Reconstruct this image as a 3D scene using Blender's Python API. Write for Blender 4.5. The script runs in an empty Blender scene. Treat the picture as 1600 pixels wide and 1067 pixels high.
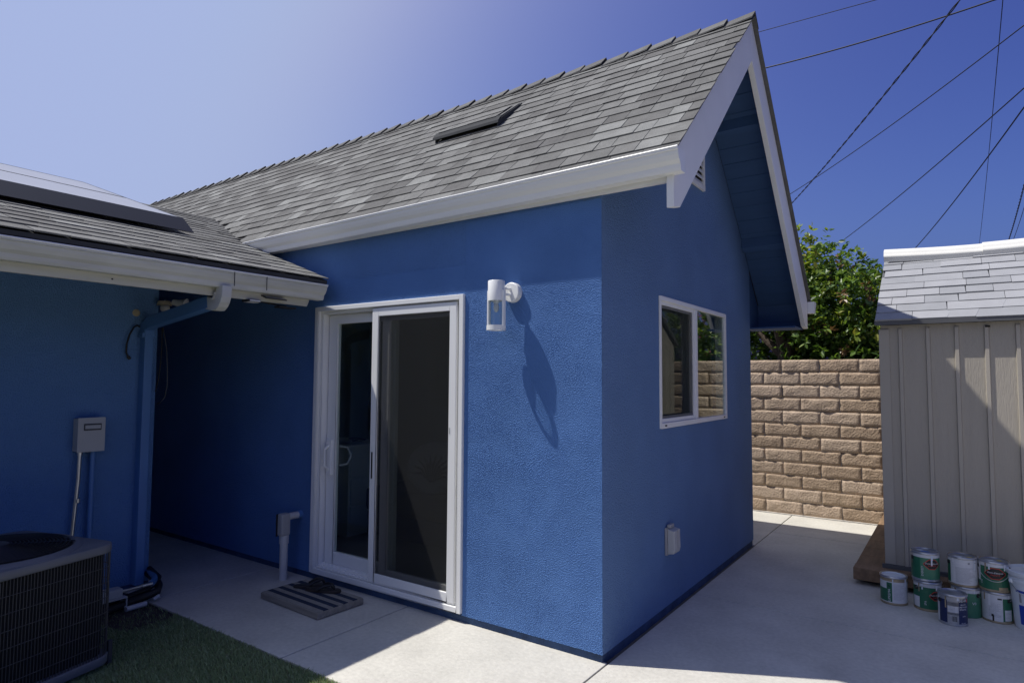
import bpy, bmesh, math, random
import numpy as np
from mathutils import Vector, Matrix, noise as mnoise
random.seed(7); np.random.seed(7)
C = bpy.context.scene.collection
S = bpy.context.scene

# ------------------------------------------------------------------ camera
cam_d = bpy.data.cameras.new('camera'); cam = bpy.data.objects.new('camera', cam_d); C.objects.link(cam)
cam_d.sensor_width = 36.0; cam_d.lens = 988.17/1600*36.0; cam_d.clip_start = .05; cam_d.clip_end = 2000
def camera_pose(yaw, pit, rol, loc):
    fw = Vector((math.sin(yaw)*math.cos(pit), math.cos(yaw)*math.cos(pit), math.sin(pit)))
    r0 = Vector((math.cos(yaw), -math.sin(yaw), 0)); u0 = r0.cross(fw)
    r = r0*math.cos(rol)+u0*math.sin(rol); u = r.cross(fw)
    return Matrix(((r.x, u.x, -fw.x, loc[0]), (r.y, u.y, -fw.y, loc[1]), (r.z, u.z, -fw.z, loc[2]), (0, 0, 0, 1)))
cam.matrix_world = camera_pose(-.613807, .05964, .005903, (1.63435, -3.20100, 1.55))
S.camera = cam
# ------------------------------------------------------------------ sky and sun
SUN = Vector((-.505, -.255, 1.0)).normalized()
W = bpy.data.worlds.new('World'); S.world = W; W.use_nodes = True
nt = W.node_tree; nt.nodes.clear()
sky = nt.nodes.new('ShaderNodeTexSky'); sky.sky_type = 'NISHITA'; sky.sun_disc = False
sky.sun_elevation = math.asin(SUN.z); sky.sun_rotation = math.atan2(SUN.x, SUN.y)
sky.altitude = 0; sky.air_density = .6; sky.dust_density = 6; sky.ozone_density = 5
# the photograph's sky is deeper and more violet than the clear-air model: one fixed grade for the whole dome
sep = nt.nodes.new('ShaderNodeSeparateColor'); comb = nt.nodes.new('ShaderNodeCombineColor'); nt.links.new(sky.outputs[0], sep.inputs[0])
for i, (gm, kk, top) in enumerate(((2.3, 15.8, 3.58), (2.3, 12.0, 4.34), (1.45, 3.2, 6.95))):
    m1 = nt.nodes.new('ShaderNodeMath'); m1.operation = 'MULTIPLY'; m1.inputs[1].default_value = .1
    m2 = nt.nodes.new('ShaderNodeMath'); m2.operation = 'POWER'; m2.inputs[1].default_value = gm
    m3 = nt.nodes.new('ShaderNodeMath'); m3.operation = 'MULTIPLY'; m3.inputs[1].default_value = kk*10
    m4 = nt.nodes.new('ShaderNodeMath'); m4.operation = 'SMOOTH_MIN'; m4.inputs[1].default_value = top*1.04; m4.inputs[2].default_value = top*.55
    nt.links.new(sep.outputs[i], m1.inputs[0])
    for p_, q_ in ((m1, m2), (m2, m3), (m3, m4)): nt.links.new(p_.outputs[0], q_.inputs[0])
    nt.links.new(m4.outputs[0], comb.inputs[i])
bg = nt.nodes.new('ShaderNodeBackground'); bg.inputs[1].default_value = .1
wo = nt.nodes.new('ShaderNodeOutputWorld')
nt.links.new(comb.outputs[0], bg.inputs[0]); nt.links.new(bg.outputs[0], wo.inputs[0])
sl = bpy.data.lights.new('sun', 'SUN'); sl.energy = 5.0; sl.angle = math.radians(.53); sl.color = (1, .965, .91)
so = bpy.data.objects.new('sun', sl); C.objects.link(so); so.rotation_euler = (-SUN).to_track_quat('-Z', 'Y').to_euler()
so.location = SUN*30
S.view_settings.view_transform = 'Standard'; S.view_settings.look = 'None'
S.view_settings.exposure = .06; S.view_settings.gamma = 1; S.view_settings.use_curve_mapping = False

# ------------------------------------------------------------------ materials
def M(name, col, rough=.6, var=.12, vs=3.0, bump=0, bs=150.0, detail=4, metal=0, spec=.5, vor=False, stretch=None, grain=0, gs=400.0, local=False):
    m = bpy.data.materials.new(name); m.use_nodes = True
    n = m.node_tree; b = n.nodes['Principled BSDF']; L = n.links.new
    b.inputs['Roughness'].default_value = rough; b.inputs['Metallic'].default_value = metal
    b.inputs['Specular IOR Level'].default_value = spec
    if local: co = n.nodes.new('ShaderNodeTexCoord').outputs['Object']
    else: co = n.nodes.new('ShaderNodeNewGeometry').outputs['Position']
    if stretch:
        mp = n.nodes.new('ShaderNodeMapping'); mp.inputs['Scale'].default_value = stretch; L(co, mp.inputs[0]); co = mp.outputs[0]
    def nz(sc, det=4):
        t = n.nodes.new('ShaderNodeTexNoise'); t.inputs['Scale'].default_value = sc; t.inputs['Detail'].default_value = det
        L(co, t.inputs['Vector']); return t.outputs['Fac']
    def scaled(fac, amt):
        r = n.nodes.new('ShaderNodeMapRange'); r.inputs[1].default_value = .25; r.inputs[2].default_value = .75
        r.inputs[3].default_value = 1-amt; r.inputs[4].default_value = 1+amt; L(fac, r.inputs[0]); return r.outputs[0]
    f = None
    if var: f = scaled(nz(vs, 5), var)
    if grain:
        g = scaled(nz(gs, 2), grain)
        if f is None: f = g
        else:
            mm = n.nodes.new('ShaderNodeMath'); mm.operation = 'MULTIPLY'; L(f, mm.inputs[0]); L(g, mm.inputs[1]); f = mm.outputs[0]
    if f is not None:
        vm = n.nodes.new('ShaderNodeVectorMath'); vm.operation = 'SCALE'; vm.inputs[0].default_value = col; L(f, vm.inputs['Scale'])
        L(vm.outputs[0], b.inputs['Base Color'])
    else: b.inputs['Base Color'].default_value = (*col, 1)
    if bump:
        bp = n.nodes.new('ShaderNodeBump'); bp.inputs['Strength'].default_value = 1; bp.inputs['Distance'].default_value = bump
        h = nz(bs, detail)
        if vor:
            v = n.nodes.new('ShaderNodeTexVoronoi'); v.feature = 'F1'; v.inputs['Scale'].default_value = bs*.7; L(co, v.inputs['Vector'])
            ad = n.nodes.new('ShaderNodeMath'); ad.operation = 'SUBTRACT'; 
            sc_ = n.nodes.new('ShaderNodeMath'); sc_.operation = 'MULTIPLY'; sc_.inputs[1].default_value = .5; L(h, sc_.inputs[0])
            L(sc_.outputs[0], ad.inputs[0]); L(v.outputs['Distance'], ad.inputs[1]); h = ad.outputs[0]
        L(h, bp.inputs['Height']); L(bp.outputs[0], b.inputs['Normal'])
    return m
def glass(name, tint=(.86, .9, .88), gain=1.9):
    m = bpy.data.materials.new(name); m.use_nodes = True; n = m.node_tree; n.nodes.clear(); L = n.links.new
    o = n.nodes.new('ShaderNodeOutputMaterial'); mx = n.nodes.new('ShaderNodeMixShader')
    t = n.nodes.new('ShaderNodeBsdfTransparent'); t.inputs[0].default_value = (*tint, 1)
    g = n.nodes.new('ShaderNodeBsdfGlossy'); g.inputs['Roughness'].default_value = .004; g.inputs[0].default_value = (.95, .97, .95, 1)
    ge = n.nodes.new('ShaderNodeNewGeometry'); dt = n.nodes.new('ShaderNodeVectorMath'); dt.operation = 'DOT_PRODUCT'
    L(ge.outputs['Normal'], dt.inputs[0]); L(ge.outputs['Incoming'], dt.inputs[1]); last = dt.outputs['Value']
    for op, v in (('ABSOLUTE', None), ('SUBTRACT', 1.0), ('POWER', 5.0), ('MULTIPLY', .96), ('ADD', .04)):   # Schlick, the same from both sides
        q = n.nodes.new('ShaderNodeMath'); q.operation = op
        if op == 'SUBTRACT': q.inputs[0].default_value = v; L(last, q.inputs[1])
        else:
            L(last, q.inputs[0])
            if v is not None: q.inputs[1].default_value = v
        last = q.outputs[0]
    mu = n.nodes.new('ShaderNodeMath'); mu.operation = 'MULTIPLY'; mu.inputs[1].default_value = gain; mu.use_clamp = True
    L(last, mu.inputs[0]); L(mu.outputs[0], mx.inputs[0]); L(t.outputs[0], mx.inputs[1]); L(g.outputs[0], mx.inputs[2]); L(mx.outputs[0], o.inputs[0])
    return m
def screen_mat(op=.42):
    m = bpy.data.materials.new('insect screen'); m.use_nodes = True; n = m.node_tree; n.nodes.clear(); L = n.links.new
    o = n.nodes.new('ShaderNodeOutputMaterial'); mx = n.nodes.new('ShaderNodeMixShader'); mx.inputs[0].default_value = op
    t = n.nodes.new('ShaderNodeBsdfTransparent'); d = n.nodes.new('ShaderNodeBsdfDiffuse'); d.inputs[0].default_value = (.035, .036, .036, 1)
    L(t.outputs[0], mx.inputs[1]); L(d.outputs[0], mx.inputs[2]); L(mx.outputs[0], o.inputs[0]); return m
def leaf_mat(name, col, tr):
    m = bpy.data.materials.new(name); m.use_nodes = True; n = m.node_tree; b = n.nodes['Principled BSDF']; L = n.links.new
    b.inputs['Base Color'].default_value = (*col, 1); b.inputs['Roughness'].default_value = .38; b.inputs['Specular IOR Level'].default_value = .5
    t = n.nodes.new('ShaderNodeBsdfTranslucent'); t.inputs[0].default_value = (*tr, 1)
    mx = n.nodes.new('ShaderNodeMixShader'); mx.inputs[0].default_value = .35
    L(b.outputs[0], mx.inputs[1]); L(t.outputs[0], mx.inputs[2]); L(mx.outputs[0], n.nodes['Material Output'].inputs[0]); return m

BLUE = (.094, .198, .44)
m_stucco = M('blue stucco', BLUE, .8, .10, 1.8, .006, 190, 3, spec=.25, vor=True)
m_gable = M('haze-greyed blue stucco', (.125, .218, .40), .8, .10, 1.8, .006, 190, 3, spec=.25, vor=True)  # same paint as the front; haze and glare greying put into the colour
m_stucco2 = M('blue stucco left', (.120, .24, .46), .8, .06, 1.3, .006, 185, 3, spec=.25, vor=True)
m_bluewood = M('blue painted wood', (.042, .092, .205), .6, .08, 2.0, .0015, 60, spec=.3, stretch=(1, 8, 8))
m_bluemetal = M('blue painted metal', (.085, .20, .42), .45, .08, 3)
m_found = M('grimy blue painted footing', (.030, .062, .135), .85, .4, 8, .004, 60)
m_white = M('white vinyl', (.80, .80, .78), .35, .02, 4)
m_whitepaint = M('white painted wood', (.82, .82, .80), .5, .05, 3, .0008, 70)
m_whitemetal = M('white gutter metal', (.83, .83, .81), .35, .03, 2.5)
m_cream = M('weathered cream paint', (.56, .545, .475), .55, .16, 2.2, .0008, 60, stretch=(1, .6, 5))
m_cream_clean = M('cream gutter paint', (.60, .595, .55), .45, .14, 3.0, stretch=(1, 1, 3))
m_conc = M('pale concrete', (.505, .487, .432), .85, .13, 2.6, .0022, 60, 8, grain=.09, gs=38)
def wear(m, spots=.5, amt=.35):
    n = m.node_tree; L = n.links.new; b = n.nodes['Principled BSDF']; src = b.inputs['Base Color'].links[0].from_socket
    co = n.nodes.new('ShaderNodeNewGeometry').outputs['Position']
    st = n.nodes.new('ShaderNodeTexNoise'); st.inputs['Scale'].default_value = 1.1; st.inputs['Detail'].default_value = 7; st.inputs['Roughness'].default_value = .65; L(co, st.inputs['Vector'])
    r1 = n.nodes.new('ShaderNodeMapRange'); r1.inputs[1].default_value = .52; r1.inputs[2].default_value = .70; r1.inputs[3].default_value = 1; r1.inputs[4].default_value = 1-amt*.45; L(st.outputs['Fac'], r1.inputs[0])
    vo = n.nodes.new('ShaderNodeTexVoronoi'); vo.inputs['Scale'].default_value = 26; L(co, vo.inputs['Vector'])
    r2 = n.nodes.new('ShaderNodeMapRange'); r2.inputs[1].default_value = .06; r2.inputs[2].default_value = .11; r2.inputs[3].default_value = 1-amt; r2.inputs[4].default_value = 1; L(vo.outputs['Distance'], r2.inputs[0])
    n2 = n.nodes.new('ShaderNodeTexNoise'); n2.inputs['Scale'].default_value = 3.1; L(co, n2.inputs['Vector'])
    gt = n.nodes.new('ShaderNodeMath'); gt.operation = 'GREATER_THAN'; gt.inputs[1].default_value = spots; L(n2.outputs['Fac'], gt.inputs[0])
    mx = n.nodes.new('ShaderNodeMix'); mx.data_type = 'FLOAT'; mx.inputs[2].default_value = 1; L(gt.outputs[0], mx.inputs[0]); L(r2.outputs[0], mx.inputs[3])
    mu = n.nodes.new('ShaderNodeMath'); mu.operation = 'MULTIPLY'; L(r1.outputs[0], mu.inputs[0]); L(mx.outputs[0], mu.inputs[1])
    vm = n.nodes.new('ShaderNodeVectorMath'); vm.operation = 'SCALE'; L(src, vm.inputs[0]); L(mu.outputs[0], vm.inputs['Scale']); L(vm.outputs[0], b.inputs['Base Color'])
wear(m_conc, .60, .34)
m_concb = M('patio subbase', (.10, .097, .09), .9, .2, 10)
m_dirt = M('dirt', (.055, .045, .036), .95, .4, 9, .02, 35)
m_turf = M('turf backing', (.085, .11, .05), .95, .3, 20)
m_grass = [leaf_mat('turf blade dark', (.30, .39, .17), (.24, .32, .12)), leaf_mat('turf blade', (.40, .48, .24), (.31, .37, .16)), leaf_mat('turf blade straw', (.30, .29, .16), (.2, .2, .1))]
m_sh = [M('asphalt shingle %d' % i, c, .9, .16, 9, .003, 300, grain=.34, gs=260, spec=.2) for i, c in enumerate([(.122, .12, .114), (.146, .145, .137), (.168, .167, .158), (.192, .192, .181), (.228, .23, .217)])]
m_deck = M('roof underlay', (.03, .03, .03), .9)
m_gutter_dark = M('shingle edge dark', (.05, .05, .05), .9)  # plain dark grey for gutter seams and nail heads
m_shed = M('taupe shed panel', (.365, .33, .272), .55, .05, 2, .004, 28, 5, stretch=(7, 7, .5))
m_batten = M('taupe shed batten', (.38, .345, .285), .5, .04, 2)
m_shedroof = [M('blue grey shed shingle %d' % i, c, .75, .07, 9, .0015, 200) for i, c in enumerate([(.255, .26, .27), (.28, .284, .294), (.305, .308, .318)])]
m_shedtrim = M('dark grey shed trim', (.085, .087, .092), .6)
m_ridge = M('white corrugated plastic', (.74, .725, .66), .4, .05, 6)
m_timber = M('weathered timber', (.215, .135, .075), .8, .35, 4, .003, 40, stretch=(6, .7, 6))
m_timber2 = M('grey weathered board', (.26, .235, .195), .85, .25, 5, .002, 60, stretch=(.8, 6, 6))
m_block = [M('slump block %d' % i, c, .95, .16, 9, .012, 48, 7, grain=.14, gs=140, spec=.15) for i, c in enumerate([(.40, .302, .215), (.435, .335, .245), (.375, .282, .20), (.465, .362, .27)])]
m_mortar = M('mortar', (.52, .49, .44), .95, .15, 10, .003, 80)
m_bark = M('bark', (.075, .055, .04), .95, .3, 14, .01, 40)
m_leaf = [leaf_mat('leaf deep', (.044, .088, .018), (.09, .18, .02)), leaf_mat('leaf mid', (.098, .168, .030), (.21, .35, .035)), leaf_mat('leaf fresh', (.19, .26, .04), (.38, .50, .045)), leaf_mat('leaf yellow', (.26, .26, .035), (.36, .36, .04)), leaf_mat('leaf brown', (.20, .12, .05), (.16, .09, .03))]
m_pink = leaf_mat('pink bract', (.42, .09, .16), (.4, .08, .14))
m_black = M('black rubber', (.012, .012, .013), .5, .1)
m_cable = M('cable sheath', (.010, .010, .011), .6)
m_dark = M('dark cavity', (.008, .008, .009), .9)
m_blackmetal = M('black coated wire', (.016, .016, .018), .45)
m_acwire = M('dull grey wire', (.055, .055, .058), .5)
m_acgrey = M('grey enamel', (.15, .153, .168), .4, .08, 4)
m_grey = M('grey enamel box', (.45, .45, .43), .5, .06, 5)
m_greypvc = M('grey pvc', (.36, .355, .35), .5, .08, 6)
m_pvc = M('pale pvc', (.55, .54, .52), .45, .08, 6)
m_steel = M('galvanised steel', (.55, .55, .55), .35, .12, 12, metal=1)
m_clear = glass('window glass', (.90, .94, .92), 1.3)
m_clear2 = glass('reflective window glass', (.86, .91, .88), 1.7)
m_clear3 = glass('shaded window glass', (.90, .94, .92), .45)
m_lampglass = glass('seeded lamp glass', (.95, .97, .97), 1.0)
m_screen = screen_mat(); m_screen2 = screen_mat(.24)
m_pv = M('dusty glare solar cell glass', (.33, .33, .345), .30, .06, 3, spec=.6)  # pale base colour carries painted sun glare as well as dust
m_pvframe = M('black anodised frame', (.018, .018, .021), .4)
m_pvedge = M('silver anodised frame', (.45, .45, .45), .35, metal=.8)
m_wall_in = M('pale green room wall', (.40, .45, .41), .85, .03, 1)
m_ceil_in = M('room ceiling', (.62, .62, .60), .9, .03, 1)
m_floor_in = M('room floor', (.16, .145, .13), .35, .15, 3)
m_dresser = M('white dresser', (.66, .69, .65), .5, .03, 2)
m_navy = M('navy fabric', (.012, .022, .06), .9)
m_linen = M('dark bed cover', (.05, .045, .045), .95, .2, 10)
m_pillow = M('grey linen', (.28, .27, .26), .9, .05, 10)
m_leafprint = M('dark leaf print', (.04, .04, .04), .9)
m_canmetal = M('tan stained tin', (.34, .27, .17), .4, .3, 14, metal=.3)
m_cangreen = M('green can label', (.018, .125, .065), .4, .10, 16)
m_cangreen2 = M('mid green can label', (.05, .19, .105), .4, .12, 14)
m_canwhite = M('white can label', (.60, .60, .60), .45, .07, 25, stretch=(1, 1, 6))
m_canrim = M('can rim tin', (.42, .43, .45), .3, .15, 25, metal=.7)
m_canlid = M('can lid', (.25, .26, .28), .35, .25, 18, metal=.5)
m_lidwhite = M('white plastic lid', (.60, .64, .68), .45, .08, 14)
m_lidblue = M('blue paint on lid', (.05, .16, .48), .5)
m_lidyellow = M('yellow paint on lid', (.50, .42, .12), .5)
m_red = M('red print', (.50, .035, .03), .5, 0)
m_inkblack = M('black print', (.012, .012, .012), .5, 0)
m_inkwhite = M('white print', (.70, .70, .70), .5, 0)
m_inkgrey = M('grey print', (.28, .28, .29), .5, 0)
m_canblue = M('navy can label', (.010, .022, .085), .4, .1, 14)
m_brightblue = M('blue bucket print', (.015, .05, .36), .4, 0)
m_bucket = M('white bucket plastic', (.62, .66, .70), .4, .05, 8)
m_mat_navy = M('navy mat stripe', (.016, .026, .055), .95, .2, 30, .002, 300)
m_mat_grey = M('grey mat stripe', (.27, .255, .22), .95, .15, 30, .002, 300)
m_sandal = M('dark brown sandal', (.035, .027, .022), .75, .2, 20)
m_plaster = M('bare plaster patch', (.42, .36, .25), .9, .2, 30)
m_bulb = M('frosted bulb glass', (.55, .55, .52), .15)

# ------------------------------------------------------------------ mesh helpers
class MB:
    def __init__(s): s.v = []; s.f = []; s.mi = []; s.cur = 0
    def add(s, vs, fs):
        b = len(s.v); s.v += [tuple(v) for v in vs]; s.f += [tuple(i+b for i in f) for f in fs]; s.mi += [s.cur]*len(fs); return s
    def box(s, x0, x1, y0, y1, z0, z1):
        return s.add([(x0,y0,z0),(x1,y0,z0),(x1,y1,z0),(x0,y1,z0),(x0,y0,z1),(x1,y0,z1),(x1,y1,z1),(x0,y1,z1)],
                     [(0,3,2,1),(4,5,6,7),(0,1,5,4),(1,2,6,5),(2,3,7,6),(3,0,4,7)])
    def prism(s, poly, axis, a, b):      # poly: 2-D points in the other two axes (cyclic order x,y,z without axis)
        def P(p, t):
            return {'x': (t, p[0], p[1]), 'y': (p[0], t, p[1]), 'z': (p[0], p[1], t)}[axis]
        n = len(poly); vs = [P(p, a) for p in poly]+[P(p, b) for p in poly]
        return s.add(vs, [tuple(range(n))[::-1], tuple(range(n, 2*n))]+[(i, (i+1) % n, n+(i+1) % n, n+i) for i in range(n)])
    def tube(s, pts, r, n=8, cap=True, sq=None):
        pts = [Vector(p) for p in pts]; N = len(pts)
        rs = r if isinstance(r, (list, tuple)) else [r]*N
        t0 = (pts[1]-pts[0]).normalized(); up = Vector((0, 0, 1)) if abs(t0.z) < .9 else Vector((0, 1, 0))
        u = t0.cross(up).normalized(); vs = []
        for i, p in enumerate(pts):
            t = ((pts[min(i+1, N-1)]-p).normalized()+(p-pts[max(i-1, 0)]).normalized())
            t = t.normalized() if t.length > 1e-6 else t0
            u = (u-t*u.dot(t)).normalized(); w = t.cross(u)
            if sq:
                for a, b in ((1, 1), (-1, 1), (-1, -1), (1, -1)): vs.append(p+u*a*sq[0]/2+w*b*sq[1]/2)
            else:
                for k in range(n):
                    a = 2*math.pi*k/n; vs.append(p+(u*math.cos(a)+w*math.sin(a))*rs[i])
        if sq: n = 4
        fs = [(i*n+k, i*n+(k+1) % n, (i+1)*n+(k+1) % n, (i+1)*n+k) for i in range(N-1) for k in range(n)]
        if cap: fs += [tuple(range(n))[::-1], tuple((N-1)*n+k for k in range(n))]
        return s.add(vs, fs)
    def lathe(s, prof, c, n=32, a0=0, a1=2*math.pi, cap=True):   # prof [(r,z)]
        full = abs(a1-a0-2*math.pi) < 1e-6; m = n if full else n+1
        vs = [(c[0]+r*math.sin(a0+(a1-a0)*k/n), c[1]-r*math.cos(a0+(a1-a0)*k/n), c[2]+z) for r, z in prof for k in range(m)]
        fs = [(i*m+k, i*m+(k+1) % m, (i+1)*m+(k+1) % m, (i+1)*m+k) for i in range(len(prof)-1) for k in range(n)]
        if full and cap:
            fs += [tuple(range(m))[::-1], tuple((len(prof)-1)*m+k for k in range(m))]
        return s.add(vs, fs)
    def torus(s, c, R, r, n=40, k=6): 
        vs = [(c[0]+(R+r*math.cos(2*math.pi*j/k))*math.cos(2*math.pi*i/n), c[1]+(R+r*math.cos(2*math.pi*j/k))*math.sin(2*math.pi*i/n), c[2]+r*math.sin(2*math.pi*j/k)) for i in range(n) for j in range(k)]
        return s.add(vs, [(i*k+j, ((i+1) % n)*k+j, ((i+1) % n)*k+(j+1) % k, i*k+(j+1) % k) for i in range(n) for j in range(k)])
    def sphere(s, c, rx, ry, rz, n=14, m=9):
        vs = [(c[0]+rx*math.sin(math.pi*j/m)*math.cos(2*math.pi*i/n), c[1]+ry*math.sin(math.pi*j/m)*math.sin(2*math.pi*i/n), c[2]+rz*math.cos(math.pi*j/m)) for j in range(m+1) for i in range(n)]
        return s.add(vs, [(j*n+i, (j+1)*n+i, (j+1)*n+(i+1) % n, j*n+(i+1) % n) for j in range(m) for i in range(n)])
    def xf(s, mat):
        s.v = [tuple(mat @ Vector(v)) for v in s.v]; return s
    def mesh(s, name, mats, off=(0, 0, 0), bevel=0, smooth=False):
        me = bpy.data.meshes.new(name)
        me.from_pydata([(v[0]-off[0], v[1]-off[1], v[2]-off[2]) for v in s.v], [], s.f)
        for m in (mats if isinstance(mats, (list, tuple)) else [mats]): me.materials.append(m)
        if max(s.mi, default=0): me.polygons.foreach_set('material_index', s.mi)
        bm = bmesh.new(); bm.from_mesh(me)
        if smooth or bevel: bmesh.ops.remove_doubles(bm, verts=bm.verts, dist=1e-6)
        bmesh.ops.recalc_face_normals(bm, faces=bm.faces)
        if bevel:
            ed = [e for e in bm.edges if len(e.link_faces) == 2 and e.calc_face_angle(0) > .6]
            bmesh.ops.bevel(bm, geom=ed, offset=bevel, segments=2, profile=.5, affect='EDGES', clamp_overlap=True)
        bm.to_mesh(me); bm.free()
        if smooth:
            me.polygons.foreach_set('use_smooth', [True]*len(me.polygons))
            try: me.set_sharp_from_angle(angle=math.radians(38))
            except Exception: pass
        me.update(); return me
def wl(o):
    v = Vector((0, 0, 0))
    while o is not None: v = v+o.location; o = o.parent
    return v
def tag(o, label=None, cat=None, group=None, kind=None):
    if label: o['label'] = label
    if cat: o['category'] = cat
    if group: o['group'] = group
    if kind: o['kind'] = kind
    return o
def thing(name, label, cat, loc=(0, 0, 0), group=None, rz=0):
    o = bpy.data.objects.new(name, None); C.objects.link(o); o.location = loc; o.rotation_euler[2] = rz; o.empty_display_size = .1
    return tag(o, label, cat, group)
def part(name, mb, mat, parent=None, bevel=0, smooth=False, local=False, kind=None, label=None):
    off = (0, 0, 0) if (local or parent is None) else wl(parent)
    o = bpy.data.objects.new(name, mb.mesh(name, mat, off, bevel, smooth)); C.objects.link(o)
    if parent is not None: o.parent = parent
    return tag(o, label, None, None, kind)
def single(name, label, cat, mb, mat, group=None, loc=(0, 0, 0), bevel=0, smooth=False):
    o = bpy.data.objects.new(name, mb.mesh(name, mat, loc, bevel, smooth)); C.objects.link(o); o.location = loc
    return tag(o, label, cat, group)
def obj(name, me, parent, loc, rot=None, kind=None):
    o = bpy.data.objects.new(name, me); C.objects.link(o); o.parent = parent; o.location = loc
    if rot: o.rotation_euler = rot
    if kind: o['kind'] = kind
    return o
def struct(name, mb, mat, **k): return part(name, mb, mat, None, kind='structure', **k)
def arc(c, r, a0, a1, n, plane='xz'):
    out = []
    for i in range(n+1):
        a = a0+(a1-a0)*i/n; d = (math.cos(a)*r, math.sin(a)*r)
        out.append({'xz': (c[0]+d[0], c[1], c[2]+d[1]), 'yz': (c[0], c[1]+d[0], c[2]+d[1]), 'xy': (c[0]+d[0], c[1]+d[1], c[2])}[plane])
    return out

# ------------------------------------------------------------------ ground, patio, lawn
g = MB(); g.add([(-300, -300, -.12), (300, -300, -.12), (300, 300, -.12), (-300, 300, -.12)], [(0, 1, 2, 3)]); struct('ground', g, m_dirt)
b = MB(); b.box(-9, 4.6, -.985, 4.79, -.11, -.011); b.box(.018, 4.6, -4.8, -.989, -.11, -.011); patio = struct('patio', b, m_concb)
def slab(x0, x1, y0, y1):
    gp = .0045; h = .09
    mb = MB().box(x0+gp-(x0+x1)/2, x1-gp-(x0+x1)/2, y0+gp-(y0+y1)/2, y1-gp-(y0+y1)/2, -h, 0)
    obj('concrete_slab', mb.mesh('concrete_slab', m_conc, bevel=.004), patio, ((x0+x1)/2, (y0+y1)/2, 0))
for x0, x1 in ((-9, -6), (-6, -4.5), (-4.5, -3.02), (-3.02, -1.485), (-1.485, .018)): slab(x0, x1, -.985, .03)
for y0, y1 in ((-4.8, -2.9), (-2.9, -.985), (-.985, 1.41), (1.41, 3.75), (3.75, 4.74)):
    slab(.018, 1.93 if y0 < 1 else 2.1, y0, y1); slab(1.93 if y0 < 1 else 2.1, 4.6, y0, y1)
slab(-1.6, .018, 3.10, 4.74); slab(-3.3, -1.6, 3.10, 4.74)
lb = MB(); lb.box(-8, .012, -9, -.992, -.1, -.018); lb.box(.0125, 4.6, -9, -4.804, -.1, -.018); struct('lawn', lb, m_turf)
dp = MB(); dv = [(-3.02, -1.15, -.004)]; dn_ = 40
for k_ in range(dn_):
    a_ = 2*math.pi*k_/dn_; r_ = 1+.16*mnoise.noise(Vector((math.cos(a_)*1.7, math.sin(a_)*1.7, 3)))
    dv.append((min(-2.62, max(-3.385, -3.02+.52*r_*math.cos(a_))), min(-.993, -1.15+.24*r_*math.sin(a_)), -.0165))
dp.add(dv, [(0, 1+k_, 1+(k_+1) % dn_) for k_ in range(dn_)]); struct('dirt_patch', dp, m_dirt)
def blades(n, x0, x1, y0, y1):
    x = np.random.uniform(x0, x1, n); y = np.random.uniform(y0, y1, n)
    patch = np.array([mnoise.noise(Vector((a*3.0, c*3.0, 0))) for a, c in zip(x, y)])
    keep = ~((((x+3.02)/.52)**2+((y+1.15)/.25)**2 < 1+patch*.6) & (np.random.rand(n) < .93)) ; x, y, patch = x[keep], y[keep], patch[keep]; n = len(x)
    a = np.random.uniform(0, 2*np.pi, n); h = np.random.uniform(.016, .032, n)*(1+patch*.35); w = np.random.uniform(.0014, .0024, n)
    lx = np.cos(a+1.3)*h*np.random.uniform(.1, .9, n); ly = np.sin(a+1.3)*h*np.random.uniform(.1, .9, n)
    z0 = np.full(n, -.018)
    v = np.stack([np.stack([x-np.cos(a)*w, y-np.sin(a)*w, z0], 1), np.stack([x+np.cos(a)*w, y+np.sin(a)*w, z0], 1),
                  np.stack([x+lx*.45, y+ly*.45, z0+h*.65], 1)+np.stack([np.cos(a)*w, np.sin(a)*w, 0*a], 1)*.8,
                  np.stack([x+lx, y+ly, z0+h], 1)], 1).reshape(-1, 3)
    i = np.arange(n)*4
    f = np.stack([np.stack([i, i+1, i+2], 1), np.stack([i, i+2, i+3], 1)], 1).reshape(-1, 3)
    me = bpy.data.meshes.new('turf_grass'); me.from_pydata(v.tolist(), [], f.tolist())
    for m in m_grass: me.materials.append(m)
    k = np.random.choice(3, n, p=[.45, .45, .10]); me.polygons.foreach_set('material_index', np.repeat(k, 2).astype(np.int32))
    me.update(); o = bpy.data.objects.new('turf_grass', me); C.objects.link(o); o['kind'] = 'stuff'; o['label'] = 'short green artificial turf beside the concrete path'
blades(95000, -3.0, -.2, -2.1, -.985)
blades(30000, -3.4, .005, -3.6, -2.1)

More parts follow.
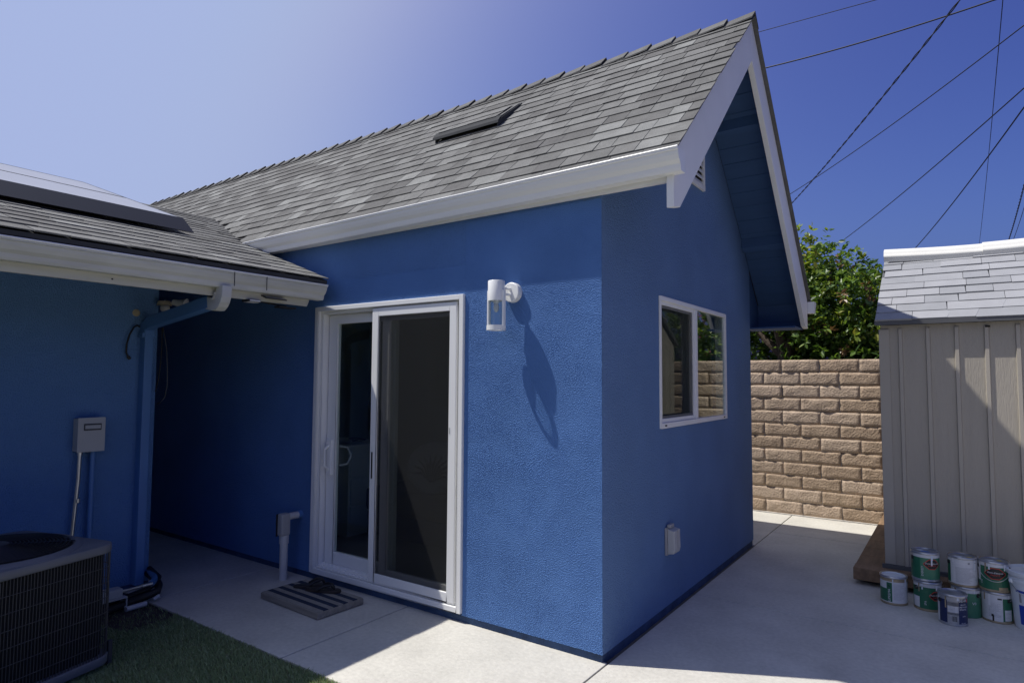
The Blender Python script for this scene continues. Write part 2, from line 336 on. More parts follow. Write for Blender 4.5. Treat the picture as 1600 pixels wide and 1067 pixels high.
# ------------------------------------------------------------------ guest house
def F(y): return 4.26-.92*(1.56-y)
def B(y): return 4.26-.985*(y-1.56)
XR = .45; XL = -8.6; YB = 3.12
house = thing('guest_house', 'bright blue stucco guest house with steep grey shingle roof and sliding glass door', 'house')
DX0, DX1, DZ0, DZ1 = -2.512, -1.002, .06, 2.102
w = MB(); w.box(XL, DX0, 0, .12, .045, 2.64); w.box(DX1, -.12, 0, .12, .045, 2.64); w.box(DX0, DX1, 0, .12, DZ1, 2.64)
part('front_wall', w, m_stucco, house)
def coat(x0, x1, z0, z1, step, seed):
    """dashed stucco finish: a fine relief sheet, band-limited noise about 8 mm across and 2-3 mm deep"""
    rs = np.random.RandomState(seed); nx, nz = int((x1-x0)/step)+1, int((z1-z0)/step)+1
    h = rs.normal(size=(nz, nx)); fz = np.fft.fftfreq(nz, step)[:, None]; fx = np.fft.fftfreq(nx, step)[None, :]; fr = np.sqrt(fz**2+fx**2)
    sp = np.fft.fft2(h); g1 = np.real(np.fft.ifft2(sp*np.exp(-(fr/165.0)**2)*(1-np.exp(-(fr/80.0)**2)))); g2 = np.real(np.fft.ifft2(np.fft.fft2(rs.normal(size=(nz, nx)))*np.exp(-(fr/6.0)**2)))
    g1 /= g1.std(); g2 /= g2.std()
    amp = .00115*(1+.12*np.clip(g2, -1.5, 1.5))
    d = .0022+amp*np.clip(g1, -1.6, 2.6)+.00022*g2
    X, Z = np.meshgrid(np.linspace(x0, x1, nx), np.linspace(z0, z1, nz)); V = np.stack([X, -np.maximum(d, .0002), Z], -1).reshape(-1, 3)
    i = (np.arange(nz-1)[:, None]*nx+np.arange(nx-1)[None, :]).reshape(-1); Fq = np.stack([i, i+1, i+nx+1, i+nx], 1)
    me = bpy.data.meshes.new('stucco_coat'); me.vertices.add(len(V)); me.vertices.foreach_set('co', V.ravel()); me.loops.add(Fq.size); me.loops.foreach_set('vertex_index', Fq.ravel().astype(np.int32))
    me.polygons.add(len(Fq)); me.polygons.foreach_set('loop_start', np.arange(0, Fq.size, 4, dtype=np.int32)); me.polygons.foreach_set('use_smooth', np.ones(len(Fq), bool)); me.materials.append(m_coat); me.update(calc_edges=True); me.validate()
    o = bpy.data.objects.new('stucco_coat', me); C.objects.link(o); o.parent = house
m_coat = M('blue stucco coat', BLUE, .8, .10, 1.8, spec=.25)
coat(DX1+.006, -.001, .046, 2.585, .0022, 3)
coat(-3.25, DX1+.0055, DZ1+.006, 2.30, .003, 4)
WY0, WY1, WZ0, WZ1 = .832, 2.322, 1.226, 2.121
zu = lambda y: (F(y) if y < 1.56 else B(y))-.10
w = MB()
w.box(-.12, 0, 0, WY0, .045, 2.64); w.prism([(0, 2.64), (WY0, 2.64), (WY0, zu(WY0)), (0, zu(0))], 'x', -.12, 0)
w.box(-.12, 0, WY0, WY1, .045, WZ0)
w.prism([(WY0, WZ1), (WY1, WZ1), (WY1, zu(WY1)), (1.56, zu(1.56)), (WY0, zu(WY0))], 'x', -.12, 0)
w.prism([(WY1, .045), (YB, .045), (YB, zu(YB)), (WY1, zu(WY1))], 'x', -.12, 0)
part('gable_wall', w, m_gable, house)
w = MB(); w.box(XL, -3.6, YB-.12, YB, .045, 2.60); w.box(-2.3, -.12, YB-.12, YB, .045, 2.60); w.box(-3.6, -2.3, YB-.12, YB, .045, .95); w.box(-3.6, -2.3, YB-.12, YB, 2.15, 2.60); w.box(XL, XL+.1, .12, YB-.12, .045, 2.6); part('rear_wall', w, m_stucco, house)  # gap left for the added window that lights the room
w = MB(); w.box(XL, -.008, .010, .1, -.05, .043); w.box(-.1, -.006, .102, YB-.01, -.05, .043); w.box(XL, -.102, YB-.1, YB-.01, -.05, .043)
w.box(DX0, DX1, .012, .1, .0435, .058)
part('footing', w, m_found, house)
w = MB(); w.box(-.14, -.122, .15, YB-.13, .1, WZ0-.02); part('inner_gable_wall', w, m_wall_in, house)
w = MB(); w.box(-.14, -.122, .15, WY0-.02, WZ0-.02, 2.4); w.box(-.14, -.122, WY1+.02, YB-.13, WZ0-.02, 2.4); w.box(-.14, -.122, WY0-.02, WY1+.02, WZ1+.02, 2.4)
w.box(-5.2, -3.6, YB-.145, YB-.122, .1, 2.4); w.box(-2.3, -.15, YB-.145, YB-.122, .1, 2.4); w.box(-3.6, -2.3, YB-.145, YB-.122, .1, .95); w.box(-3.6, -2.3, YB-.145, YB-.122, 2.15, 2.4); w.box(-5.22, -5.2, .14, YB-.13, .1, 2.4)
w.box(-5.2, DX0-.05, .122, .138, .1, 2.4); w.box(DX1+.05, -.15, .122, .138, .1, 2.4); w.box(DX0-.05, DX1+.05, .122, .138, DZ1+.02, 2.4)
part('room_wall', w, m_wall_in, house)
part('room_ceiling', MB().box(-5.2, -.15, .14, YB-.13, 2.405, 2.45), m_ceil_in, house)
part('room_floor', MB().box(-5.2, -.15, .13, YB-.13, .02, .085), m_floor_in, house)
# boxed end of the rear eave beside the gable wall
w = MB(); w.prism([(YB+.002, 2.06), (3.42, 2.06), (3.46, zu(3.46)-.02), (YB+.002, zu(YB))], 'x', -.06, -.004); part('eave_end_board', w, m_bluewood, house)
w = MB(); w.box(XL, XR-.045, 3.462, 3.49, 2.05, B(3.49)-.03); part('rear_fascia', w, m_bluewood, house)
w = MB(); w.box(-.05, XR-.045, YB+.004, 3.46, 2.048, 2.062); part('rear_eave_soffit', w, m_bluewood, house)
fill_frame = MB()  # unseen window, added to let daylight brighten the dark room
for a in ((-3.6, -3.55, .95, 2.15), (-2.35, -2.3, .95, 2.15), (-2.975, -2.925, .95, 2.15), (-3.55, -2.35, .95, 1.0), (-3.55, -2.35, 2.1, 2.15)): fill_frame.box(a[0], a[1], YB-.10, YB+.012, a[2]+.0005, a[3]-.0005)
fill_win = part('fill_light_window', fill_frame, m_white, house); part('glass_pane', MB().box(-3.57, -2.33, YB-.05, YB-.045, .98, 2.12), m_clear, fill_win)  # frame and glass pane of the added, unseen window
# roof
rf = MB(); rf.prism([(-.045, F(-.045)-.012), (1.56, F(1.56)-.012), (1.56, F(1.56)-.075), (-.045, F(-.045)-.075)], 'x', XL, XR-.042)
rf.prism([(3.56, B(3.56)-.012), (1.56, B(1.56)-.0125), (1.56, B(1.56)-.075), (3.56, B(3.56)-.075)], 'x', XL, XR-.042)
roof = part('roof', rf, m_deck, house)
sh_b = MB(); sh_b.prism([(3.60, B(3.60)), (1.56, B(1.56)), (1.56, B(1.56)-.009), (3.60, B(3.60)-.009)], 'x', XL, XR+.03)
part('rear_shingle_layer', sh_b, m_sh[1], roof)

def shingle_mesh_cache(mats, L, T, widths):
    cache = {}
    for i, wd in enumerate(widths):
        for j, m in enumerate(mats):
            w2 = wd-.005; mb = MB(); t2 = T*(1, .72, 1.15, .85, 1.05)[(i+2*j) % 5]
            mb.add([(0, 0, t2+.001), (w2, 0, t2+.001), (w2, L, .001), (0, L, .001), (0, 0, 0.0005), (w2, 0, 0.0005), (w2, L, 0), (0, L, 0)],
                   [(0, 1, 2, 3), (4, 7, 6, 5), (0, 4, 5, 1), (1, 5, 6, 2), (2, 6, 7, 3), (3, 7, 4, 0)])
            cache[(i, j)] = mb
    return cache
def shingles(parent, origin, ux, uy, un, width, rows, expo, widths, mats, T, skip=None, limit=300, ragged=True, weights=None, slant=0):
    """courses laid on a roof plane: origin = lower corner, ux along the eave, uy up the slope, un the roof normal"""
    L = expo*1.22; cache = shingle_mesh_cache(mats, L, T, widths); meshes = {k: v.mesh('shingle', mats[k[1]]) for k, v in cache.items()}
    ux, uy, un = Vector(ux), Vector(uy).normalized(), Vector(un).normalized(); rec = []
    for r in range(rows):
        x = -random.uniform(0, widths[-1])
        while x < width:
            i = random.randrange(len(widths)); wd = widths[i]
            j = random.choices(range(len(mats)), weights=weights)[0]
            a, c = x, x+wd-.005
            if a < 0 or c > width:
                a2, c2 = max(a, 0), min(c, width)
                if c2-a2 > .04: rec.append((r, a2, None, j, c2-a2))
            else: rec.append((r, a, i, j, wd-.005))
            x += wd
    out = []
    for r, a, i, j, wd in rec:
        jit = random.uniform(-.003, .003)
        P = Vector(origin)+ux*a+uy*(r*expo+jit-random.choice((0, 0, .004)))+un*(.001+random.uniform(0, .0012))
        if skip and skip(P+ux*wd*.5+uy*expo*.5): continue
        out.append(((P-cam.location).length, P, i, j, wd))
    out.sort(key=lambda t: t[0]); rest = MB()
    R = Matrix((ux, uy, un)).transposed(); q = R.to_euler(); off = wl(parent)
    for n_, (d, P, i, j, wd) in enumerate(out):
        if n_ < limit:
            if i is None:
                mb = MB(); src = cache[(0, j)]; k = wd/(widths[0]-.005)
                mb.add([(v[0]*k, v[1], v[2]) for v in src.v], src.f); me = mb.mesh('shingle', mats[j])
            else: me = meshes[(i, j)]
            obj('shingle', me, parent, P-off, q)
        else:
            src = cache[(0, j)]; k = wd/(widths[0]-.005); rest.cur = j
            rest.add([P+R @ Vector((v[0]*k, v[1], v[2])) for v in src.v], src.f)
    if rest.v: part('far_shingles', rest, mats, parent, kind='stuff')
LS, LSX = .362, -2.27                                             # left house roof: slope and lip
def leftz(x): return 2.300+LS*(LSX-x)
sl_len = math.hypot(1.68, F(1.56)-F(-.12)); s_dir = Vector((0, 1.68, F(1.56)-F(-.12)))/sl_len; s_n = Vector((0, -s_dir.z, s_dir.y))
def under_left(P): return -4.95 < P.x < -3.2 and leftz(P.x) > P.z+.02
# laid from the barge board towards the far end, so ux points to -X (the normal still points up)
shingles(roof, (XL, -.125, F(-.125)-.004), (1, 0, 0), s_dir, s_n, XR+.025-XL, 16, sl_len/16.0, (.12, .16, .20, .25, .30), m_sh, .009, skip=under_left, weights=(3, 4, 4, 2.4, .7))
# ridge caps
k = 0; x = XR+.03
cap_me = {}
for i in range(3):
    mb = MB(); hw, Lc, t = .115, .27, .011; d1 = .92*hw*.80; d2 = .985*hw*.80
    for (z0, z1, tt) in ((.033, .006, 0),):
        mb.add([(0, -hw*.8, z0-d1), (0, 0, z0), (0, hw*.8, z0-d2), (-Lc, -hw*.8, z1-d1), (-Lc, 0, z1), (-Lc, hw*.8, z1-d2)] +
               [(0, -hw*.8, z0-d1-t), (0, 0, z0-t), (0, hw*.8, z0-d2-t), (-Lc, -hw*.8, z1-d1-t), (-Lc, 0, z1-t), (-Lc, hw*.8, z1-d2-t)],
               [(0, 1, 4, 3), (1, 2, 5, 4), (6, 9, 10, 7), (7, 10, 11, 8), (0, 6, 7, 1), (1, 7, 8, 2), (3, 4, 10, 9), (4, 5, 11, 10), (0, 3, 9, 6), (2, 8, 11, 5)])
    cap_me[i] = mb.mesh('ridge_cap', m_sh[i])
while x > XL:
    obj('ridge_cap', cap_me[random.choice((0, 1, 1, 2))], roof, Vector((x, 1.56, 4.268+random.uniform(-.003, .005))))
    x -= .205
# low-profile vent on the roof
vx0, vx1, vy = -2.03, -1.36, .84
def rp(x, y, h=0): return (x, y, F(y)+h)
mb = MB()
yt = vy+.30
mb.add([rp(vx0, vy, .08), rp(vx1, vy, .08), rp(vx1, yt, .03), rp(vx0, yt, .03), rp(vx0, vy, .07), rp(vx1, vy, .07), rp(vx1, yt, .018), rp(vx0, yt, .018)],
       [(0, 1, 2, 3), (4, 7, 6, 5), (0, 4, 5, 1), (1, 5, 6, 2), (2, 6, 7, 3), (3, 7, 4, 0)])
rv = part('roof_vent', mb, m_sh[2], house)
mb = MB(); mb.add([rp(vx0-.02, vy-.03, .072), rp(vx1+.02, vy-.03, .072), rp(vx1+.02, vy+.016, .086), rp(vx0-.02, vy+.016, .086), rp(vx0-.02, vy-.034, .052), rp(vx1+.02, vy-.034, .052)],
                  [(0, 1, 2, 3), (0, 4, 5, 1)]); 
m_lip = M('grey metal flashing', (.06, .062, .064), .9, .08, 6, spec=.1); part('front_lip', mb, m_lip, rv)
for xx in (vx0, vx1):
    mb = MB(); mb.add([rp(xx, vy-.02, .068), rp(xx, yt+.02, .02), rp(xx, yt+.02, .005), rp(xx, vy-.02, .012), rp(xx+.012, vy-.02, .068), rp(xx+.012, yt+.02, .02), rp(xx+.012, yt+.02, .005), rp(xx+.012, vy-.02, .012)],
           [(0, 1, 2, 3), (4, 7, 6, 5), (0, 4, 5, 1), (1, 5, 6, 2), (2, 6, 7, 3), (3, 7, 4, 0)])
    part('side_flashing', mb, m_lip, rv)
mb = MB(); mb.add([rp(vx0, vy+.06, .066), rp(vx1, vy+.06, .066), rp(vx1, vy+.06, .0), rp(vx0, vy+.06, .0)], [(0, 1, 2, 3)]); part('vent_opening', mb, m_dark, rv)
ul = Vector((0, 1, .92-.33)).normalized()
shingles(rv, (vx0+.015, vy+.01, F(vy+.01)+.081), (1, 0, 0), Vector((0, .29, F(yt)+.03-F(vy)-.08)), Vector((0, -(F(yt)+.03-F(vy)-.08), .29)), vx1-vx0-.05, 2, .145, (.2, .26, .31), m_sh[1:4], .006)
# barge boards
VD = .335
mb = MB(); mb.prism([(-.062, 2.452), (.03, 2.470), (1.56, F(1.56)-VD), (1.56, F(1.56)-.018), (-.062, F(-.062)-.018)], 'x', XR-.04, XR)
part('barge_board', mb, m_whitepaint, house, bevel=.003)
mb = MB(); mb.prism([(3.485, 2.056), (3.37, 2.075), (1.561, B(1.56)-VD), (1.561, B(1.56)-.018), (3.485, B(3.485)-.018)], 'x', XR-.04, XR)
part('barge_board', mb, m_whitepaint, house, bevel=.003)
# soffit boards and lookouts under the gable overhang
def soff(y0, y1, fn, drop, th, x0, x1):
    mb = MB(); mb.prism([(y0, fn(y0)-drop), (y1, fn(y1)-drop), (y1, fn(y1)-drop-th), (y0, fn(y0)-drop-th)], 'x', x0, x1); return mb
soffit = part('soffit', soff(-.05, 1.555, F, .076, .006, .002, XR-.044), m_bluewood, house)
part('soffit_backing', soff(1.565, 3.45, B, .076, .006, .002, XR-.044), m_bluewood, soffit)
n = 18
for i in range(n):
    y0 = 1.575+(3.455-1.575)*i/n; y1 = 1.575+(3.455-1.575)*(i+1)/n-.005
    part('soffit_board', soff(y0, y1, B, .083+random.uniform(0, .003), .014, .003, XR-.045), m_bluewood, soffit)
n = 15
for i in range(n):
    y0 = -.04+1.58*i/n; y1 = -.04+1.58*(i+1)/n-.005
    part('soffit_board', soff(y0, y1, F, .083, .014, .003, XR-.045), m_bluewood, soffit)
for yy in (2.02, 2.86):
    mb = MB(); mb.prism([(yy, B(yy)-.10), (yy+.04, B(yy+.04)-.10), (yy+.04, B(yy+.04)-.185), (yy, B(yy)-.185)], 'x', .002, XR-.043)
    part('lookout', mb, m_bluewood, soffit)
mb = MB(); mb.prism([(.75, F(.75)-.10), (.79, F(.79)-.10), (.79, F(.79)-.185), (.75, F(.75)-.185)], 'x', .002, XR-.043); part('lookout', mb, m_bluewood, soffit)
# front gutter: ogee channel, falling slightly to the far end
def gutter(name, parent, pts, y_of, x0, x1, z0, z1, mat, th=.003):
    mb = MB(); n = len(pts)
    outer = pts; inner = [(a+(th if i < n-1 else 0), c+th) for i, (a, c) in enumerate(pts)]
    ring = outer+inner[::-1]; m = len(ring)
    vs = [(x0, y_of+a, z0+c) for a, c in ring]+[(x1, y_of+a, z1+c) for a, c in ring]
    fs = [(i, (i+1) % m, m+(i+1) % m, m+i) for i in range(m)]
    mb.add(vs, fs)
    for xx, zz in ((x0, z0), (x1, z1)):
        mb.add([(xx, y_of+a, zz+c) for a, c in outer]+[(xx, y_of+outer[-1][0], zz+outer[0][1])], [tuple(range(n+1))])
    return part(name, mb, mat, parent)
og = [(-.112, .0), (-.112, -.012), (-.104, -.016), (-.100, -.034), (-.088, -.058), (-.070, -.078), (-.066, -.098), (-.060, -.112), (0, -.112), (0, .0)]
# rolled lip
gut = gutter('gutter', house, og, -.040, -3.34, XR+.055, 2.700, 2.737, m_whitemetal)
mb = MB(); mb.tube([(-3.34, -.150, 2.700), (XR+.055, -.150, 2.737)], .006, 8); part('gutter_lip', mb, m_whitemetal, gut)
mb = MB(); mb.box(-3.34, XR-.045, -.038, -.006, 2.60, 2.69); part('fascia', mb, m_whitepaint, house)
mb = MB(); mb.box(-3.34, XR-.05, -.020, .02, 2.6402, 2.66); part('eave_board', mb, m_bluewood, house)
ogb = [(.112, .0), (.112, -.012), (.100, -.034), (.070, -.078), (.060, -.112), (0, -.112), (0, .0)]
mb = MB(); mb.prism([(3.492+a, 2.32+c) for a, c in ogb], 'x', -6, XR+.06); part('rear_gutter', mb, m_whitemetal, house)
# gable vent
gv = MB(); vy0, vy1, vz0, vz1 = 1.36, 1.765, 3.06, 3.375
fw_ = .03
for a in ((vy0, vy1, vz0, vz0+fw_), (vy0, vy1, vz1-fw_, vz1)): gv.box(.002, .024, *a)
for a in ((vy0, vy0+fw_), (vy1-fw_, vy1)): gv.box(.002, .0235, a[0], a[1], vz0+fw_, vz1-fw_)
gvent = part('gable_vent', gv, m_white, house, bevel=.002)
part('vent_backing', MB().box(.001, .004, vy0+.01, vy1-.01, vz0+.01, vz1-.01), m_dark, gvent)
for i in range(5):
    z = vz0+.045+i*.05; mb = MB(); mb.prism([(.020, z-.014), (.022, z-.010), (.006, z+.026), (.004, z+.022)], 'y', vy0+fw_, vy1-fw_); part('louver', mb, m_white, gvent)

# ---- sliding door
def frame_rect(mb, x0, x1, z0, z1, wl_, wr, wt, wb, y0, y1):
    mb.box(x0, x0+wl_, y0, y1, z0, z1); mb.box(x1-wr, x1, y0, y1, z0, z1)
    mb.box(x0+wl_, x1-wr, y0, y1, z1-wt, z1); mb.box(x0+wl_, x1-wr, y0, y1, z0, z0+wb)
mb = MB(); frame_rect(mb, DX0-.004, DX1+.004, DZ0-.002, DZ1+.004, .034, .034, .034, .036, -.022, .012)
door = part('sliding_door', mb, m_white, house, bevel=.003)
mb = MB(); frame_rect(mb, DX0+.002, DX1-.002, DZ0, DZ1-.002, .055, .055, .05, .055, .013, .115); part('inner_frame', mb, m_white, door, bevel=.002)
mb = MB(); mb.box(DX0+.058, DX1-.058, -.006, .014, .098, .106); mb.box(DX0+.058, DX1-.058, .05, .06, .115, .128); part('sill_track', mb, m_white, door)
mb = MB()
for i in range(3): mb.box(DX0+.030+i*.0085, DX0+.0335+i*.0085, -.0245, -.0225, DZ0+.03, DZ1-.03)
part('jamb_ridge', mb, m_white, door)
mb = MB(); frame_rect(mb, -2.446, -1.70, .112, 2.046, .098, .075, .07, .105, .066, .102); part('sliding_sash', mb, m_white, door, bevel=.003)
part('glass_pane', MB().box(-2.352, -1.771, .080, .086, .213, 1.98), m_clear, door)
mb = MB(); frame_rect(mb, -1.795, -1.055, .112, 2.046, .075, .085, .075, .085, .022, .058); part('fixed_sash', mb, m_white, door, bevel=.003)
part('glass_pane', MB().box(-1.722, -1.138, .036, .042, .195, 1.975), m_clear, door)
mb = MB(); frame_rect(mb, -1.868, -1.062, .106, 2.060, .062, .058, .058, .062, -.012, .010); scr = part('screen_door', mb, m_white, door, bevel=.004)
part('screen_mesh', MB().box(-1.808, -1.118, -.002, -.001, .166, 2.004), m_screen, scr)
mb = MB(); mb.box(-1.852, -1.838, -.0145, -.0115, .83, 1.02); part('latch', mb, m_black, scr, bevel=.001)
mb = MB(); mb.box(-1.115, -1.108, -.0142, -.0118, 1.19, 1.23); part('strike', mb, m_grey, scr)
mb = MB(); mb.box(-2.428, -2.372, .045, .066, .80, 1.07); mb.tube([(-2.40, .05, .84), (-2.40, .012, .87), (-2.40, .012, 1.0), (-2.40, .05, 1.03)], .009, 8)
part('handle', mb, m_white, door, bevel=.006)
mb = MB(); mb.tube([(-2.335, .105, .87), (-2.30, .15, .88), (-2.275, .17, .945), (-2.30, .15, 1.01), (-2.335, .105, 1.02)], .010, 8); part('inner_handle', mb, m_greypvc, door, smooth=True)
# ---- gable window
mb = MB()
def frame_yz(mb, y0, y1, z0, z1, wl_, wr, wt, wb, x0, x1):
    mb.box(x0, x1, y0, y0+wl_, z0, z1); mb.box(x0, x1, y1-wr, y1, z0, z1)
    mb.box(x0, x1, y0+wl_, y1-wr, z1-wt, z1); mb.box(x0, x1, y0+wl_, y1-wr, z0, z0+wb)
frame_yz(mb, WY0+.001, WY1-.001, WZ0+.001, WZ1-.001, .026, .024, .030, .034, -.08, .009); win = part('window', mb, m_white, house, bevel=.003)
mb = MB(); mb.box(-.05, .004, 1.545, 1.595, WZ0+.036, WZ1-.032); part('mullion', mb, m_white, win, bevel=.003)
mb = MB(); frame_yz(mb, WY0+.028, 1.543, WZ0+.037, WZ1-.033, .022, .028, .024, .026, -.03, -.004); sash = part('sliding_sash', mb, m_white, win, bevel=.003)
part('glass_pane', MB().box(-.056, -.050, WY0+.03, 1.56, WZ0+.04, WZ1-.035), m_clear2, win)
part('screen_mesh', MB().box(-.0125, -.0115, WY0+.050, 1.516, WZ0+.062, WZ1-.056), m_screen2, win)
mb = MB(); frame_yz(mb, WY0+.0505, 1.5155, WZ0+.0625, WZ1-.0565, .018, .018, .018, .018, -.02, -.013); part('screen_frame', mb, m_grey, win)
part('glass_pane', MB().box(-.010, -.005, 1.594, WY1-.024, WZ0+.034, WZ1-.030), m_clear2, win)
mb = MB()
for yy in (WY0+.09, WY1-.09): mb.box(.0085, .0115, yy-.015, yy+.015, WZ0+.012, WZ0+.022)
part('weep_cover', mb, m_dark, win)

# ------------------------------------------------------------------ left (main) house
LW = -3.39; LC = -.805
mh = thing('main_house', 'older blue stucco house with low shingle roof, cream gutter and solar panels', 'house', (LW, LC, 0))
w = MB(); w.box(LW-.14, LW, -6, -3.26, .03, leftz(LW)-.14); w.box(LW-.14, LW, -2.16, LC, .03, leftz(LW)-.14); w.box(LW-.14, LW, -3.26, -2.16, .03, 1.17); w.box(LW-.14, LW, -3.26, -2.16, 2.12, leftz(LW)-.14)
part('wall', w, m_stucco2, mh)
part('end_wall', MB().box(-9, LW-.14, LC-.14, LC, .03, 2.52), m_stucco2, mh)
part('passage_end_wall', MB().box(-8.9, -8.8, LC+.002, -.002, 0, 2.7), m_stucco2, mh)
part('footing', MB().box(-9, LW+.004, -6, LC+.004, -.05, .028), m_found, mh)
mb = MB()
def fyz(mb, y0, y1, z0, z1, t, x0, x1): frame_yz(mb, y0, y1, z0, z1, t, t, t, t, x0, x1)
fyz(mb, -3.26, -2.16, 1.17, 2.12, .055, LW-.05, LW+.022); mwin = part('window', mb, m_white, mh, bevel=.003)
mb = MB(); mb.box(LW-.03, LW+.004, -2.73, -2.69, 1.226, 2.064)
for z in (1.5, 1.785): mb.box(LW-.03, LW+.0035, -3.204, -2.731, z-.011, z+.011); mb.box(LW-.03, LW+.0035, -2.689, -2.216, z-.011, z+.011)
part('muntin', mb, m_white, mwin); part('glass_pane', MB().box(LW-.045, LW-.04, -3.2, -2.22, 1.23, 2.06), m_clear3, mwin)
part('screen_mesh', MB().box(LW+.008, LW+.009, -3.206, -2.214, 1.224, 2.066), m_screen, mwin); part('curtain', MB().box(LW-.13, LW-.11, -3.25, -2.17, 1.18, 2.11), m_linen, mwin)  # this insect screen is added to darken the window's reflection in the door
# roof deck, shingles
YE = -.095
rd = MB()
def lp(x, y, h=0): return (x, y, leftz(x)+h)
XT = -5.05
rd.add([lp(LSX-.02, -6, -.012), lp(LSX-.02, YE-.004, -.012), lp(XT, YE-.004, -.012), lp(XT, -6, -.012), lp(LSX-.02, -6, -.05), lp(LSX-.02, YE-.004, -.05), lp(XT, YE-.004, -.05), lp(XT, -6, -.05)],
       [(0, 1, 2, 3), (4, 7, 6, 5), (0, 4, 5, 1), (1, 5, 6, 2), (2, 6, 7, 3), (3, 7, 4, 0)])
def yval(x): return -.12+(leftz(x)-F(-.12))/.92
rd.add([(XT, -6, leftz(XT)-.012), (XT, 1.2, leftz(XT)-.012), (XT-2.6, 1.2, leftz(XT)-.9), (XT-2.6, -6, leftz(XT)-.9)], [(0, 1, 2, 3)])
rd.add([lp(-3.3, YE-.004, -.012), lp(XT, YE-.004, -.012), lp(XT, yval(XT)+.1, -.012), lp(-3.3, yval(-3.3)+.1, -.012)], [(0, 1, 2, 3)])
mroof = part('roof', rd, m_deck, mh)
ln = Vector((LS, 0, 1)).normalized(); lu = Vector((-1, 0, LS)).normalized()
def skipL(P):
    if P.y > YE and (P.x > -3.15 or P.y > yval(P.x)+.22): return True
    return P.y > YE+.15 and P.x > -3.3
Lrow = .150
def shL():
    # three strips: up to the rake end, plus the tongue that runs into the valley
    shingles(mroof, (LSX, -4.2, leftz(LSX)), (0, 1, 0), lu, ln, YE+4.2, 19, Lrow, (.13, .17, .21, .26, .31), m_sh, .0075, limit=250, weights=(3, 5, 4, 2, .7))
    shingles(mroof, (-3.28, YE+.004, leftz(-3.28)), (0, 1, 0), lu, ln, 1.9, 12, Lrow, (.17, .22, .27, .32), m_sh, .0085, skip=lambda P: P.y > yval(P.x)+.12, limit=45, weights=(3, 5, 4, 2, .7))
shL()
mb = MB(); mb.box(XT+3.4, LSX-.055, YE-.03, YE-.010, 0, .1)
mb = MB(); mb.add([lp(LSX-.02, YE-.028, -.052), lp(-3.6, YE-.028, -.052), lp(-3.6, YE-.028, -.16), lp(LSX-.10, YE-.028, -.16), lp(LSX-.02, YE-.004, -.052), lp(-3.6, YE-.004, -.052), lp(-3.6, YE-.004, -.16), lp(LSX-.10, YE-.004, -.16)],
                  [(0, 1, 2, 3), (4, 7, 6, 5), (0, 4, 5, 1), (1, 5, 6, 2), (2, 6, 7, 3), (3, 7, 4, 0)]); part('rake_board', mb, m_cream, mh)
mb = MB(); mb.prism([(-6, 2.092), (YE-.10, 2.092), (YE-.035, 2.254), (-6, 2.254)], 'x', LSX-.142, LSX-.118); part('fascia', mb, m_cream, mh, bevel=.002)
mb = MB(); mb.box(LSX-.02, LSX-.004, -6, YE-.01, leftz(LSX)-.034, leftz(LSX)-.008); part('drip_edge', mb, m_lip, mh)
mb = MB(); mb.box(-9, LSX-.145, -6, YE-.03, 2.262, 2.275); mb.xf(Matrix.Identity(4))
mb = MB(); mb.add([lp(LSX-.146, -6, -.14), lp(LSX-.146, YE-.03, -.14), lp(XT, YE-.03, -.14), lp(XT, -6, -.14)], [(0, 1, 2, 3)]); part('soffit', mb, m_bluewood, mh)
# gutter along the eave (profile in x,z; length along y)
ogl = [(.118, .0), (.118, -.014), (.110, -.018), (.106, -.036), (.094, -.058), (.076, -.076), (.072, -.096), (.064, -.110), (0, -.110), (0, 0)]
def gutter_y(parent, x0, pts, y0, y1, z0, z1, mat):
    mb = MB(); th = .003; n = len(pts)
    ring = pts+[(a-(th if i < n-1 else 0), c+th) for i, (a, c) in enumerate(pts)][::-1]; m = len(ring)
    mb.add([(x0+a, y0, z0+c) for a, c in ring]+[(x0+a, y1, z1+c) for a, c in ring], [(i, (i+1) % m, m+(i+1) % m, m+i) for i in range(m)])
    mb.add([(x0+a, y1, z1+c) for a, c in pts], [tuple(range(n))])
    return part('gutter', mb, mat, parent)
gl = gutter_y(mh, LSX-.117, ogl, -6, YE-.005, 2.254, 2.254, m_cream_clean)
part('gutter_lip', MB().tube([(LSX+.001, -6, 2.254), (LSX+.001, YE-.005, 2.254)], .006, 8), m_whitemetal, gl)
for yy in (-.86, -.62): part('gutter_seam', MB().box(LSX+.0, LSX+.0045, yy-.002, yy+.002, 2.155, 2.258), m_gutter_dark, gl)
for yy in (-1.55, -2.2): part('gutter_nail', MB().sphere((LSX-.117, yy, 2.12), .005, .005, .005), m_gutter_dark, gl)
# downspout
DY = -.90
mb = MB(); mb.tube([(-3.352, DY, .03), (-3.352, DY, 1.90)], 0, sq=(.085, .062)); ds = part('downspout', mb, m_bluemetal, mh, bevel=.006)
for dy in (-.022, 0, .022): part('flute', MB().box(-3.322, -3.318, DY+dy-.006, DY+dy+.006, .05, 1.86), m_bluemetal, ds)
mb = MB(); mb.tube([(-3.35, DY, 1.87), (-3.352, DY, 1.925), (-3.28, DY, 1.955), (-2.46, DY, 2.055)], 0, sq=(.085, .070)); part('sloping_leg', mb, m_bluemetal, ds, bevel=.005)
mb = MB(); mb.box(-3.387, -3.317, DY-.047, DY+.047, 1.845, 1.882); part('connector_band', mb, m_bluemetal, ds, bevel=.003)
pts = [(-2.325, DY, 2.155)]+[(-2.325-.075*(1-math.cos(a)), DY, 2.115-.085*math.sin(a)) for a in (0, .3, .6, .9, 1.2)]+[(-2.40, DY, 2.036), (-2.475, DY, 2.050)]
mb = MB(); mb.tube(pts, 0, sq=(.086, .068)); el = part('elbow', mb, m_cream_clean, ds, bevel=.006)
